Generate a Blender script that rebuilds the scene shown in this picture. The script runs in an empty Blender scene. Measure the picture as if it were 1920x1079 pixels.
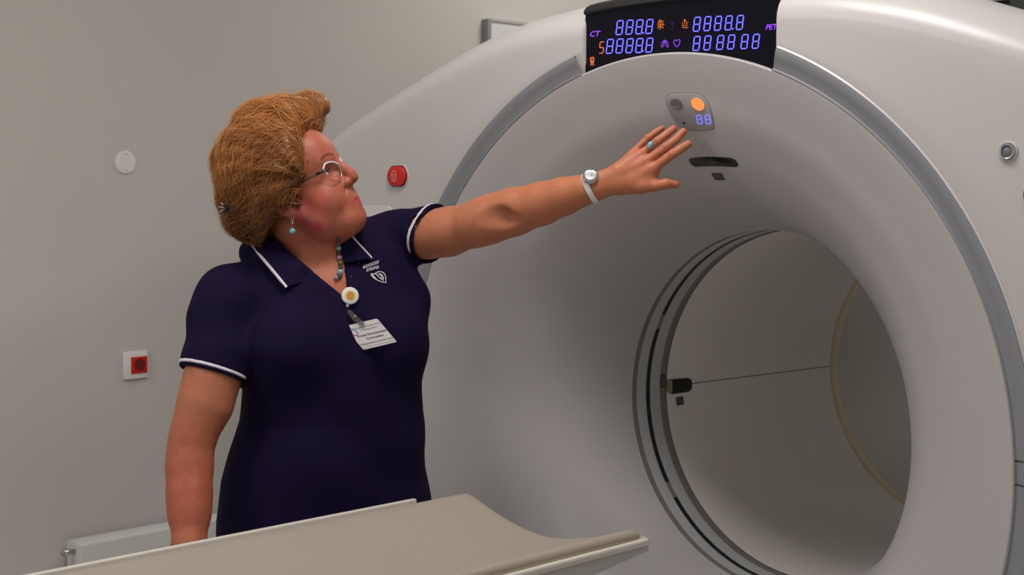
import bpy, bmesh, math, random
import numpy as np
from mathutils import Vector, Matrix

random.seed(4); np.random.seed(4)
SC = bpy.context.scene
COL = SC.collection
PI = math.pi

# ------------------------------------------------------------------ camera
CP = np.array([1.8095, -2.1809, 1.475]); YAW = .7931; PIT = -.0673; FPX = 2708.6
FW = np.array([-math.sin(YAW)*math.cos(PIT), math.cos(YAW)*math.cos(PIT), math.sin(PIT)])
RT = np.array([math.cos(YAW), math.sin(YAW), 0.0]); UP = np.cross(RT, FW)
cam = bpy.data.cameras.new('camera'); camo = bpy.data.objects.new('camera', cam); COL.objects.link(camo)
cam.sensor_width = 36; cam.lens = FPX*36/1920; cam.clip_start = .05
camo.matrix_world = Matrix(((RT[0], UP[0], -FW[0], CP[0]), (RT[1], UP[1], -FW[1], CP[1]), (RT[2], UP[2], -FW[2], CP[2]), (0, 0, 0, 1)))
cam.dof.use_dof = True; cam.dof.focus_distance = 2.85; cam.dof.aperture_fstop = 5.6
SC.camera = camo
# ------------------------------------------------------------------ world, exposure, ceiling lights
w = bpy.data.worlds.new('world'); SC.world = w; w.use_nodes = True
w.node_tree.nodes['Background'].inputs[0].default_value = (.9, .95, 1, 1)
w.node_tree.nodes['Background'].inputs[1].default_value = .25
SC.view_settings.view_transform = 'Standard'; SC.view_settings.look = 'None'
SC.view_settings.exposure = -0.13; SC.view_settings.gamma = 1; SC.view_settings.use_curve_mapping = False
def area(name, loc, size, power, color=(1, .96, .91)):
    l = bpy.data.lights.new(name, 'AREA'); l.shape = 'RECTANGLE'; l.size, l.size_y = size; l.energy = power; l.color = color
    o = bpy.data.objects.new(name, l); o.location = loc; COL.objects.link(o); return o
LAMPS = [(.15, -.62), (1.5, -.8), (-1.0, -2.5), (1.5, -2.9), (-1.2, 1.7), (1.4, 2.6), (3.0, -.9)]
LPOW = [26, 7, 25, 4, 15, 32, 4]
for (lx, ly), pw in zip(LAMPS, LPOW): area('ceiling_lamp_light', (lx, ly, 2.92), (.58, .58), pw)

wl = area('front_fill_light', (.6, -4.45, 1.55), (3.2, 1.7), 4, (.93, .96, 1)); wl.rotation_euler = (math.radians(90), 0, 0)  # added fill from behind the camera, no known source there

# ------------------------------------------------------------------ helpers
def V(px, py, d):                       # a real point: picture direction and metres of depth
    return CP + (FW + RT*(px-960)/FPX - UP*(py-539.5)/FPX)*d
def onplane(px, py, axis, val):
    r = FW + RT*(px-960)/FPX - UP*(py-539.5)/FPX
    return CP + r*(val-CP[axis])/r[axis]
def s2l(c):
    return tuple(((x/255)/12.92 if x/255 <= .04045 else ((x/255+.055)/1.055)**2.4) for x in c)
def mat(name, col, rough=.5, metal=0, emit=None, es=1, noise=0, nscale=40, bump=0, bscale=200, spec=.5, sss=0, coat=0, attr=None, alpha=1, trans=0, ior=1.45, sheen=0):
    m = bpy.data.materials.new(name); m.use_nodes = True; nt = m.node_tree; b = nt.nodes['Principled BSDF']
    b.inputs['Base Color'].default_value = (*col, 1); b.inputs['Roughness'].default_value = rough; b.inputs['Metallic'].default_value = metal
    b.inputs['Specular IOR Level'].default_value = spec; b.inputs['IOR'].default_value = ior
    b.inputs['Coat Weight'].default_value = coat; b.inputs['Transmission Weight'].default_value = trans
    b.inputs['Sheen Weight'].default_value = sheen
    if sss:
        b.inputs['Subsurface Weight'].default_value = sss; b.inputs['Subsurface Scale'].default_value = .006
        b.inputs['Subsurface Radius'].default_value = (1, .35, .2)
    if emit: b.inputs['Emission Color'].default_value = (*emit, 1); b.inputs['Emission Strength'].default_value = es
    src = None
    if attr:
        a = nt.nodes.new('ShaderNodeAttribute'); a.attribute_name = attr; src = a.outputs['Color']
    tc = nt.nodes.new('ShaderNodeTexCoord')
    if noise:
        n = nt.nodes.new('ShaderNodeTexNoise'); n.inputs['Scale'].default_value = nscale; n.inputs['Detail'].default_value = 5
        nt.links.new(tc.outputs['Object'], n.inputs['Vector'])
        mx = nt.nodes.new('ShaderNodeMix'); mx.data_type = 'RGBA'; mx.blend_type = 'MULTIPLY'; mx.inputs['Factor'].default_value = 1
        rp = nt.nodes.new('ShaderNodeMapRange'); rp.inputs['From Min'].default_value = .3; rp.inputs['From Max'].default_value = .7
        rp.inputs['To Min'].default_value = 1-noise; rp.inputs['To Max'].default_value = 1+noise*.3
        nt.links.new(n.outputs['Fac'], rp.inputs['Value']); nt.links.new(rp.outputs['Result'], mx.inputs['B'])
        if src: nt.links.new(src, mx.inputs['A'])
        else: mx.inputs['A'].default_value = (*col, 1)
        src = mx.outputs['Result']
    if src: nt.links.new(src, b.inputs['Base Color'])
    if bump:
        n = nt.nodes.new('ShaderNodeTexNoise'); n.inputs['Scale'].default_value = bscale; n.inputs['Detail'].default_value = 3
        nt.links.new(tc.outputs['Object'], n.inputs['Vector'])
        bp = nt.nodes.new('ShaderNodeBump'); bp.inputs['Strength'].default_value = bump; bp.inputs['Distance'].default_value = .002
        nt.links.new(n.outputs['Fac'], bp.inputs['Height']); nt.links.new(bp.outputs['Normal'], b.inputs['Normal'])
    return m
def mesh_obj(name, verts, faces, m, parent=None, smooth=True, angle=None):
    me = bpy.data.meshes.new(name); me.from_pydata([tuple(map(float, v)) for v in verts], [], [tuple(map(int, f)) for f in faces]); me.update()
    o = bpy.data.objects.new(name, me); COL.objects.link(o)
    if m: me.materials.append(m)
    if smooth:
        me.polygons.foreach_set('use_smooth', [True]*len(me.polygons))
        if angle is not None:
            me.set_sharp_from_angle(angle=angle)
    if parent: attach(o, parent)
    return o
def attach(o, parent):
    o.parent = parent; o.matrix_parent_inverse = parent_world(parent).inverted()
def parent_world(p):
    mw = Matrix.LocRotScale(p.location, p.rotation_euler, p.scale)
    if p.parent: return parent_world(p.parent) @ p.matrix_parent_inverse @ mw
    return mw
def tag(o, label=None, cat=None, group=None, kind=None):
    if label: o['label'] = label
    if cat: o['category'] = cat
    if group: o['group'] = group
    if kind: o['kind'] = kind
    return o
def thing(name, label, cat, loc, group=None):
    o = bpy.data.objects.new(name, None); o.location = tuple(map(float, loc)); o.empty_display_size = .1; COL.objects.link(o)
    return tag(o, label, cat, group)
def bevel_box(name, lo, hi, m, parent=None, bev=.004, seg=2):
    bm = bmesh.new(); bmesh.ops.create_cube(bm, size=1)
    c = [(a+b)/2 for a, b in zip(lo, hi)]; s = [b-a for a, b in zip(lo, hi)]
    for v in bm.verts: v.co = Vector((c[0]+v.co.x*s[0], c[1]+v.co.y*s[1], c[2]+v.co.z*s[2]))
    if bev: bmesh.ops.bevel(bm, geom=bm.edges[:], offset=bev, segments=seg, affect='EDGES', profile=.5)
    me = bpy.data.meshes.new(name); bm.to_mesh(me); bm.free(); me.materials.append(m)
    me.polygons.foreach_set('use_smooth', [True]*len(me.polygons)); me.set_sharp_from_angle(angle=.6)
    o = bpy.data.objects.new(name, me); COL.objects.link(o)
    if parent: attach(o, parent)
    return o
def grid_faces(nr, nc, closed=False, off=0, flip=False):
    f = []
    for i in range(nr-1):
        for j in range(nc if closed else nc-1):
            a = off+i*nc+j; b = off+i*nc+(j+1) % nc; q = (a, b, b+nc, a+nc)
            f.append(q[::-1] if flip else q)
    return f
def revolve(name, prof, m, parent=None, n=192, axis_o=(0, 0, 1.0), a0=0, a1=2*PI, flip=False):
    """profile of (radius, y) turned about the bore axis"""
    full = abs(a1-a0-2*PI) < 1e-6; nc = n if full else n+1
    vs = []
    for r, y in prof:
        for j in range(nc):
            t = a0+(a1-a0)*j/n
            vs.append((axis_o[0]+r*math.sin(t), axis_o[1]+y, axis_o[2]+r*math.cos(t)))
    return mesh_obj(name, vs, grid_faces(len(prof), nc, full, flip=flip), m, parent, angle=.5)
def prism(name, outline, mapper, depth, m, parent=None, bev=0, nrm=None):
    """a closed outline in picture or plane units, mapped on its surface and thickened along nrm"""
    pts = [np.array(mapper(*p)) for p in outline]; n = len(pts)
    nrm = np.array(nrm if nrm is not None else (0, -1, 0), float)
    c = sum(pts)/n
    vs = list(pts); rings = 1
    if bev:
        vs += [p+nrm*(depth-bev) for p in pts]; rings += 1
        vs += [p+nrm*(depth-bev*.3)+(c-p)/np.linalg.norm(c-p)*bev*.35 for p in pts]; rings += 1
        vs += [p+nrm*depth+(c-p)/np.linalg.norm(c-p)*bev for p in pts]; rings += 1
    else:
        vs += [p+nrm*depth for p in pts]; rings += 1
    f = grid_faces(rings, n, True); f.append(tuple(range((rings-1)*n, rings*n))); f.append(tuple(range(n))[::-1])
    o = mesh_obj(name, vs, f, m, parent, angle=.6)
    bm = bmesh.new(); bm.from_mesh(o.data); bmesh.ops.recalc_face_normals(bm, faces=bm.faces); bm.to_mesh(o.data); bm.free()
    return o
def tube(name, pts, rad, m, parent=None, seg=8, closed=False, caps=True, mk=True):
    pts = [np.array(p, float) for p in pts]; n = len(pts)
    rad = rad if hasattr(rad, '__len__') else [rad]*n
    vs = []; prev = None
    for i, p in enumerate(pts):
        a = pts[(i-1) % n] if (closed or i > 0) else p; b = pts[(i+1) % n] if (closed or i < n-1) else p
        t = b-a; t = t/(np.linalg.norm(t)+1e-12)
        if prev is None:
            u = np.cross(t, (0, 0, 1)); 
            if np.linalg.norm(u) < .1: u = np.cross(t, (0, 1, 0))
        else: u = prev-t*np.dot(prev, t)
        u = u/(np.linalg.norm(u)+1e-12); v = np.cross(t, u); prev = u
        for k in range(seg):
            q = 2*PI*k/seg; vs.append(p+(u*math.cos(q)+v*math.sin(q))*rad[i])
    f = grid_faces(n, seg, True)
    if closed:
        for k in range(seg):
            f.append(((n-1)*seg+k, (n-1)*seg+(k+1) % seg, (k+1) % seg, k))
    elif caps:
        f.append(tuple(range(seg))[::-1]); f.append(tuple(range((n-1)*seg, n*seg)))
    if not mk: return vs, f
    return mesh_obj(name, vs, f, m, parent)
def ball(name, c, r, m, parent=None, seg=16, sc=(1, 1, 1), rot=None):
    bm = bmesh.new(); bmesh.ops.create_uvsphere(bm, u_segments=seg, v_segments=seg*2//3, radius=1)
    R = rot if rot is not None else np.eye(3)
    for v in bm.verts:
        q = R @ (np.array(v.co)*np.array(sc)*r); v.co = Vector(tuple(q+np.array(c)))
    me = bpy.data.meshes.new(name); bm.to_mesh(me); bm.free(); me.materials.append(m)
    me.polygons.foreach_set('use_smooth', [True]*len(me.polygons))
    o = bpy.data.objects.new(name, me); COL.objects.link(o)
    if parent: attach(o, parent)
    return o
def ribbon(strokes, wd, mapper, lift=0, nrm=(0, -1, 0), off=0):
    """flat strokes (picture units) laid on a surface -> verts, faces"""
    vs = []; fs = []; nrm = np.array(nrm, float)
    for st in strokes:
        pts = [np.array(p, float) for p in st]; closed = len(pts) > 2 and np.allclose(pts[0], pts[-1])
        if closed: pts = pts[:-1]
        n = len(pts); base = len(vs)+off
        for i, p in enumerate(pts):
            a = pts[(i-1) % n] if (closed or i > 0) else p; b = pts[(i+1) % n] if (closed or i < n-1) else p
            t = b-a; t = t/(np.linalg.norm(t)+1e-9); q = np.array([-t[1], t[0]])*wd/2
            ext = 0
            vs.append(np.array(mapper(*(p+q)))+nrm*lift); vs.append(np.array(mapper(*(p-q)))+nrm*lift)
        for i in range(n if closed else n-1):
            a = base+2*i; b = base+2*((i+1) % n); fs.append((a, b, b+1, a+1))
    return vs, fs
def ribbon_obj(name, strokes, wd, mapper, m, parent=None, lift=0, nrm=(0, -1, 0)):
    vs, fs = ribbon(strokes, wd, mapper, lift, nrm)
    return mesh_obj(name, vs, fs, m, parent, smooth=False)
def text_obj(name, s, org, ax, ay, mapper, m, parent=None, size=1, center=False, bold=0, lift=0, nrm=(0, -1, 0)):
    """lettering: org and axes in picture units; ax = vector per 1 em to the right, ay = per 1 em up"""
    cu = bpy.data.curves.new('lettering', 'FONT'); cu.body = s; cu.size = 1; cu.offset = bold; cu.resolution_u = 2
    if center: cu.align_x = 'CENTER'
    to = bpy.data.objects.new('lettering', cu); COL.objects.link(to)
    dg = bpy.context.evaluated_depsgraph_get(); me = bpy.data.meshes.new_from_object(to.evaluated_get(dg))
    vs = []; nrm = np.array(nrm, float)
    for v in me.vertices:
        p = np.array(org, float)+np.array(ax)*v.co.x+np.array(ay)*v.co.y
        vs.append(np.array(mapper(*p))+nrm*lift)
    fs = [tuple(p.vertices) for p in me.polygons]
    bpy.data.objects.remove(to); bpy.data.curves.remove(cu); bpy.data.meshes.remove(me)
    return mesh_obj(name, vs, fs, m, parent, smooth=False)
def ellipse(cx, cy, a, b, n=24, rot=0):
    return [(cx+a*math.cos(2*PI*i/n)*math.cos(rot)-b*math.sin(2*PI*i/n)*math.sin(rot), cy+a*math.cos(2*PI*i/n)*math.sin(rot)+b*math.sin(2*PI*i/n)*math.cos(rot)) for i in range(n)]
def rounded(pts, r, n=5):
    out = []; N = len(pts)
    for i in range(N):
        p = np.array(pts[i], float); a = np.array(pts[i-1], float)-p; b = np.array(pts[(i+1) % N], float)-p
        ra = min(r, np.linalg.norm(a)/2.1); rb = min(r, np.linalg.norm(b)/2.1)
        A = p+a/np.linalg.norm(a)*ra; B = p+b/np.linalg.norm(b)*rb
        for k in range(n+1):
            t = k/n; out.append(tuple(A*(1-t)**2+p*2*t*(1-t)+B*t*t))
    return out
def spline(pts, n):
    P = [np.array(p, float) for p in pts]; P = [2*P[0]-P[1]]+P+[2*P[-1]-P[-2]]; out = []
    for i in range(1, len(P)-2):
        for k in range(n):
            t = k/n; a, b, c, d = P[i-1:i+3]
            out.append(.5*((2*b)+(-a+c)*t+(2*a-5*b+4*c-d)*t*t+(-a+3*b-3*c+d)*t**3))
    out.append(P[-2]); return out

# ------------------------------------------------------------------ materials
M = {}
M['wall'] = mat('wall_paint', (.55, .525, .495), .75, noise=.03, nscale=2, bump=.05, bscale=300)
M['ceil'] = mat('ceiling_paint', (.7, .69, .66), .8, noise=.02, nscale=3)
M['floor'] = mat('floor_vinyl', (.74, .73, .70), .4, noise=.08, nscale=8)
M['shell'] = mat('shell_plastic', (.53, .505, .505), .32, noise=.015, nscale=3, spec=.45)
M['face'] = mat('face_plastic', (.455, .43, .435), .36, noise=.015, nscale=3, spec=.4)
M['ring'] = mat('grey_ring', (.235, .24, .26), .38, noise=.02, nscale=10)
M['bore'] = mat('bore_plastic', (.84, .80, .77), .5, noise=.02, nscale=5)
M['bore2'] = mat('inner_bore_plastic', (.56, .57, .55), .35, noise=.02, nscale=5)
M['stripe'] = mat('taupe_band', (.21, .19, .175), .45, noise=.03)
M['glassband'] = mat('pale_band', (.48, .50, .52), .25, noise=.02)
M['black'] = mat('black_gap', (.008, .008, .01), .35, noise=.05)
M['cream'] = mat('cream_seal', (.80, .70, .52), .5, noise=.05, nscale=30)
M['screen'] = mat('screen_black', (.004, .003, .009), .25, noise=.05, nscale=5, spec=.15)
M['screenedge'] = mat('screen_hood', (.012, .012, .013), .5, noise=.05)
M['led'] = mat('blue_led', (.1, .1, .6), .5, emit=(.20, .22, 1.0), es=1.3, noise=.01)
M['ledglow'] = mat('violet_led_bleed', (.02, .01, .2), .5, emit=(.05, .02, .75), es=.8, noise=.01)
M['violet'] = mat('violet_led', (.2, .05, .6), .5, emit=(.25, .04, .9), es=1.0, noise=.01)
M['amber'] = mat('amber_led', (.6, .15, .05), .5, emit=(.85, .17, .02), es=.9, noise=.01)
M['dimviolet'] = mat('dim_violet_led', (.02, .01, .06), .5, emit=(.02, .01, .08), es=.8, noise=.01)
M['orange'] = mat('orange_lamp', (.8, .3, .1), .5, emit=(1.0, .22, .05), es=.8, noise=.01)
M['panel'] = mat('panel_grey', (.33, .32, .33), .35, noise=.02, nscale=20)
M['paneldark'] = mat('panel_dark_grey', (.13, .125, .125), .4, noise=.03)
M['red'] = mat('red_plastic', (.58, .015, .012), .35, noise=.05, nscale=20)
M['pale'] = mat('pale_print', (.75, .62, .60), .5, noise=.02)
M['steel'] = mat('steel', (.62, .62, .63), .22, metal=1, noise=.03)
M['darkglass'] = mat('dark_glass', (.16, .17, .18), .15, noise=.03)
M['labelgrey'] = mat('label_charcoal', (.04, .04, .042), .4, noise=.05)
M['labeltext'] = mat('label_text', (.20, .20, .20), .5, noise=.02)
M['aperture'] = mat('aperture_black', (.012, .012, .013), .18, noise=.05)
M['beigepad'] = mat('beige_vinyl', (.355, .31, .265), .45, noise=.04, nscale=6, bump=.06, bscale=500)
M['piping'] = mat('olive_piping', (.30, .27, .18), .5, noise=.05)
M['tray'] = mat('tray_white', (.66, .62, .56), .3, noise=.02)
M['tablegrey'] = mat('table_grey', (.42, .40, .385), .4, noise=.02)
M['tabledark'] = mat('table_under_grey', (.13, .125, .13), .5, noise=.03)
M['tablecover'] = mat('table_cover_white', (.78, .75, .70), .35, noise=.02)
M['yellow'] = mat('yellow_sticker', (.75, .6, .05), .5, noise=.03)
M['darkrear'] = mat('rear_unit_grey', (.045, .048, .042), .6, noise=.04)
M['white'] = mat('white_plastic', (.74, .72, .69), .35, noise=.02)
M['radiator'] = mat('radiator_enamel', (.60, .59, .58), .4, noise=.02)
M['lampglow'] = mat('lamp_diffuser', (.9, .9, .9), .5, emit=(1, .96, .9), es=1, noise=.01)
M['skin'] = mat('skin', (.5, .22, .14), .48, noise=.10, nscale=60, bump=.14, bscale=420, spec=.35, sss=.05, attr='tint')
M['navy'] = mat('navy_knit', (.0085, .0045, .028), .85, noise=.22, nscale=500, bump=.35, bscale=900, spec=.12)
M['knitwhite'] = mat('white_knit', (.68, .66, .70), .8, noise=.08, nscale=400, bump=.2, bscale=800)
M['trouser'] = mat('dark_trouser', (.01, .01, .014), .8, noise=.2, nscale=200)
M['hair'] = mat('hair_copper', (.2, .09, .03), .42, noise=.2, nscale=45, spec=.6, attr='tint')
M['lip'] = mat('lip', (.50, .10, .09), .35, noise=.06)
M['eyewhite'] = mat('eye_white', (.7, .66, .62), .2, noise=.03)
M['iris'] = mat('iris_grey_blue', (.06, .09, .1), .15, noise=.1)
M['lens'] = mat('lens_glass', (.97, .97, 1), .02, trans=1, ior=1.06, noise=.005)
M['frame'] = mat('spectacle_metal', (.55, .54, .50), .25, metal=1, noise=.05)
M['framedark'] = mat('spectacle_dark', (.03, .028, .025), .35, metal=.5, noise=.05)
M['turq'] = mat('turquoise_bead', (.17, .42, .45), .18, noise=.25, nscale=150, coat=.4)
M['lilac'] = mat('lilac_bead', (.28, .19, .27), .2, noise=.2, nscale=150, coat=.4)
M['greenbead'] = mat('olive_bead', (.14, .15, .03), .2, noise=.3, nscale=150, coat=.4)
M['slate'] = mat('slate_bead', (.09, .11, .13), .2, noise=.3, nscale=150, coat=.4)
M['brownbead'] = mat('brown_bead', (.06, .035, .03), .2, noise=.3, nscale=150, coat=.4)
M['strap'] = mat('white_strap', (.70, .69, .66), .45, noise=.04)
M['dial'] = mat('watch_dial', (.70, .70, .70), .12, metal=.4, noise=.1, nscale=90)
M['badge'] = mat('badge_card', (.72, .68, .71), .35, noise=.02)
M['ink'] = mat('badge_ink', (.05, .05, .05), .6, noise=.02)
M['inkpink'] = mat('badge_pink', (.65, .10, .16), .6, noise=.02)
M['inkblue'] = mat('badge_blue', (.05, .25, .45), .6, noise=.02)
M['inkgreen'] = mat('sticker_green', (.16, .34, .05), .6, noise=.02)
M['inkyellow'] = mat('sticker_yellow', (.70, .42, .09), .5, noise=.04)
M['inkorange'] = mat('sticker_orange', (.62, .15, .06), .5, noise=.04)
M['clip'] = mat('smoky_clip', (.10, .085, .08), .2, noise=.1)
M['nail'] = mat('nail', (.56, .27, .21), .25, noise=.03)

# ------------------------------------------------------------------ implicit surfaces (numpy): smooth bodies
BIG = 9.0
class Field:
    """list of (op, fn, k, centre, radius); op 'u' smooth union, 's' smooth subtraction, 'i' intersection"""
    def __init__(s): s.p = []
    def u(s, fn, k=.01): s.p.append(('u', fn, k)); return s
    def s_(s, fn, k=.005): s.p.append(('s', fn, k)); return s
    def i_(s, fn, k=.002): s.p.append(('i', fn, k)); return s
    def __call__(s, P, prims=None):
        d = np.full(len(P), BIG)
        for op, fn, k in (prims if prims is not None else s.p):
            e = fn(P)
            if op == 'u':
                h = np.clip(.5+.5*(d-e)/k, 0, 1); d = d*(1-h)+e*h-k*h*(1-h)
            else:
                if op == 's': e = -e
                h = np.clip(.5-.5*(d-e)/k, 0, 1); d = d*(1-h)+e*h+k*h*(1-h)
        return d
    def cull(s, c, R):
        c = np.array([c]); out = []; d = BIG
        vals = [float(fn(c)[0]) for _, fn, _ in s.p]
        mn = min([v for v, (op, _, _) in zip(vals, s.p) if op == 'u'])
        for v, pr in zip(vals, s.p):
            if pr[0] == 'u':
                if v < mn+2.6*R+pr[2]*2: out.append(pr)
            elif pr[0] == 's':
                if v < 1.6*R+pr[2]*2: out.append(pr)
            else:
                if v > -1.6*R-pr[2]*2: out.append(pr)
        return out
def cap(a, b, ra, rb):
    a = np.array(a, float); b = np.array(b, float); ab = b-a; L = ab @ ab+1e-12
    def f(P):
        t = np.clip(((P-a) @ ab)/L, 0, 1); q = P-a-t[:, None]*ab
        return np.sqrt((q*q).sum(1))-(ra+(rb-ra)*t)
    return f
def sph(c, r):
    c = np.array(c, float)
    return lambda P: np.sqrt(((P-c)**2).sum(1))-r
def ell(c, r, R=None):
    c = np.array(c, float); r = np.array(r, float)
    def f(P):
        q = P-c
        if R is not None: q = q @ R            # columns of R are the axes
        a = q/r; k0 = np.sqrt((a*a).sum(1))+1e-9; b = a/r; k1 = np.sqrt((b*b).sum(1))+1e-9
        return k0*(k0-1)/k1
    return f
def half(c, n):                                  # negative on the side opposite to n
    c = np.array(c, float); n = np.array(n, float); n = n/np.linalg.norm(n)
    return lambda P: (P-c) @ n
def nets(field, lo, hi, h, nb=14):
    lo = np.array(lo, float); hi = np.array(hi, float); N = np.ceil((hi-lo)/h).astype(int)
    NX, NY, NZ = (N+4).tolist(); keys = []; pos = []; quads = []
    R = nb*h*.5*math.sqrt(3)*1.25
    bl = [np.arange(0, n, nb) for n in N]
    cx, cy, cz = np.meshgrid(*bl, indexing='ij'); B = np.stack([cx.ravel(), cy.ravel(), cz.ravel()], 1)
    cen = lo+(B+nb/2)*h; dc = field(cen); sel = np.abs(dc) < R*1.5
    n2 = nb+2; g = np.arange(-1, nb+1)
    gi, gj, gk = np.meshgrid(g, g, g, indexing='ij'); G = np.stack([gi.ravel(), gj.ravel(), gk.ravel()], 1)
    def key(i, j, k): return ((i+2)*(NY+4)+(j+2))*(NZ+4)+(k+2)
    for b, c in zip(B[sel], cen[sel]):
        pr = field.cull(c, R)
        if not any(p[0] == 'u' for p in pr): continue
        P = lo+(b+G)*h; D = field(P, pr).reshape(n2, n2, n2); S = D < 0
        if S.all() or not S.any(): continue
        m = nb+1
        c8 = [(x, y, z) for x in (0, 1) for y in (0, 1) for z in (0, 1)]
        cnt = sum(S[x:x+m, y:y+m, z:z+m].astype(int) for x, y, z in c8)
        act = (cnt > 0) & (cnt < 8)
        acc = np.zeros((m, m, m, 3)); num = np.zeros((m, m, m))
        for a in c8:
            for ax in range(3):
                if a[ax]: continue
                e = list(a); e[ax] = 1
                d0 = D[a[0]:a[0]+m, a[1]:a[1]+m, a[2]:a[2]+m]; d1 = D[e[0]:e[0]+m, e[1]:e[1]+m, e[2]:e[2]+m]
                cr = (d0 < 0) != (d1 < 0); t = np.where(cr, d0/np.where(cr, d0-d1, 1), 0)
                for q in range(3): acc[..., q] += np.where(cr, a[q]+(t if q == ax else 0), 0)
                num += cr
        I, J, K = np.nonzero(act)
        off = acc[I, J, K]/num[I, J, K][:, None]
        pos.append(lo+(b+np.stack([I, J, K], 1)-1+off)*h); keys.append(key(b[0]+I-1, b[1]+J-1, b[2]+K-1))
        for ax in range(3):
            sl = [slice(1, nb+1)]*3; s1 = list(sl); s1[ax] = slice(2, nb+2)
            if True:
                A0 = S[tuple(sl)]; A1 = S[tuple(s1)]
                I, J, K = np.nonzero(A0 != A1)
                if len(I) == 0: continue
                fl = A0[I, J, K]
                p = [b[0]+I, b[1]+J, b[2]+K]; o1, o2 = (ax+1) % 3, (ax+2) % 3
                def kk(d1, d2):
                    q = [x.copy() for x in p]; q[o1] -= d1; q[o2] -= d2; return key(*q)
                Q = np.stack([kk(1, 1), kk(0, 1), kk(0, 0), kk(1, 0)], 1)
                Q[~fl] = Q[~fl][:, ::-1]
                quads.append(Q)
    keys = np.concatenate(keys); pos = np.concatenate(pos); quads = np.concatenate(quads)
    uk, ui = np.unique(keys, return_index=True); pos = pos[ui]
    idx = np.searchsorted(uk, quads); idx = np.clip(idx, 0, len(uk)-1); ok = (uk[idx] == quads).all(1); idx = idx[ok]
    return pos, idx
def net_obj(name, field, lo, hi, h, m, parent=None, tint=None, relax=1):
    v, f = nets(field, lo, hi, h)
    me = bpy.data.meshes.new(name); me.vertices.add(len(v)); me.loops.add(len(f)*4); me.polygons.add(len(f))
    if relax:
        for _ in range(relax):                   # one light relaxation of the net
            s = np.zeros_like(v); c = np.zeros(len(v))
            for a in range(4):
                i, j = f[:, a], f[:, (a+1) % 4]
                for q in range(3): s[:, q] += np.bincount(i, v[j, q], len(v))+np.bincount(j, v[i, q], len(v))
                c += np.bincount(i, minlength=len(v))+np.bincount(j, minlength=len(v))
            v = v*.5+.5*s/np.maximum(c, 1)[:, None]
    me.vertices.foreach_set('co', v.astype('f').ravel()); me.loops.foreach_set('vertex_index', f.astype('i').ravel())
    me.polygons.foreach_set('loop_start', np.arange(0, len(f)*4, 4, dtype='i'))
    me.update(calc_edges=True); me.polygons.foreach_set('use_smooth', [True]*len(f)); me.materials.append(m)
    if tint is not None:
        c = tint(v); at = me.color_attributes.new('tint', 'FLOAT_COLOR', 'POINT')
        at.data.foreach_set('color', np.concatenate([c, np.ones((len(c), 1))], 1).astype('f').ravel())
    me.validate()
    o = bpy.data.objects.new(name, me); COL.objects.link(o)
    if parent: attach(o, parent)
    return o
def hit(px, py, field, d0=2.3, d1=3.4, lift=0):
    """march along the line of sight to a real surface; returns the 3-D point on it"""
    r = FW + RT*(px-960)/FPX - UP*(py-539.5)/FPX; L = np.linalg.norm(r); d = d0
    for _ in range(90):
        e = float(field((CP+r*d)[None])[0])
        if e < .0003: break
        d += max(e*.8, .0004)/L
        if d > d1: return None
    return CP+r*(d-lift)

# ================================================================== ROOM
X0, X1, Y0, Y1, ZC = -2.0, 3.6, -4.6, 3.6, 3.0
def wall(name, lo, hi, m): 
    o = bevel_box(name, lo, hi, m, bev=0); return tag(o, kind='structure')
wall('floor', (X0-.1, Y0-.1, -.1), (X1+.1, Y1+.1, 0), M['floor'])
wall('ceiling', (X0-.1, Y0-.1, ZC), (X1+.1, Y1+.1, ZC+.1), M['ceil'])
wall('wall_left', (X0-.12, Y0-.1, 0), (X0, Y1+.1, ZC), M['wall'])
wall('wall_right', (X1, Y0-.1, 0), (X1+.12, Y1+.1, ZC), M['wall'])
wall('wall_back', (X0, Y1, 0), (X1, Y1+.12, ZC), M['wall'])
wall('wall_front', (X0, Y0-.12, 0), (X1, Y0, ZC), M['wall'])
M['pane'] = mat('fill_pane_glow', (.6, .65, .7), .3, emit=(.85, .93, 1), es=.22, noise=.01)  # glowing pane of an unseen window, added for frontal fill
o = bevel_box('fill_window', (-1.05, Y0, .65), (2.25, Y0+.03, 2.45), M['pane'], bev=0); tag(o, kind='structure')
for a, b in (((-1.12, .58), (-1.03, 2.52)), ((.56, .58), (.64, 2.52)), ((2.23, .58), (2.32, 2.52))): bevel_box('fill_window_frame', (a[0], Y0, a[1]), (b[0], Y0+.06, b[1]), M['white'], o)
for a, b in (((-1.12, .58), (2.32, .66)), ((-1.12, 2.44), (2.32, 2.52))): bevel_box('fill_window_frame', (a[0], Y0, a[1]), (b[0], Y0+.055, b[1]), M['white'], o)
for i, (lx, ly) in enumerate(LAMPS):
    t = thing('ceiling_light', 'square white ceiling light panel '+['over the middle of the scanner bed', 'over the floor right of the bed', 'over the foot of the bed near the left wall', 'behind the camera near the added window', 'behind the scanner near the left wall', 'behind the scanner near the back wall', 'beside the right wall'][i], 'ceiling light', (lx, ly, ZC), 'ceiling light panels')
    bevel_box('frame', (lx-.31, ly-.31, ZC-.03), (lx+.31, ly+.31, ZC), M['white'], t, .003)
    bevel_box('diffuser', (lx-.29, ly-.29, ZC-.035), (lx+.29, ly+.29, ZC-.029), M['lampglow'], t, 0)

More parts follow.
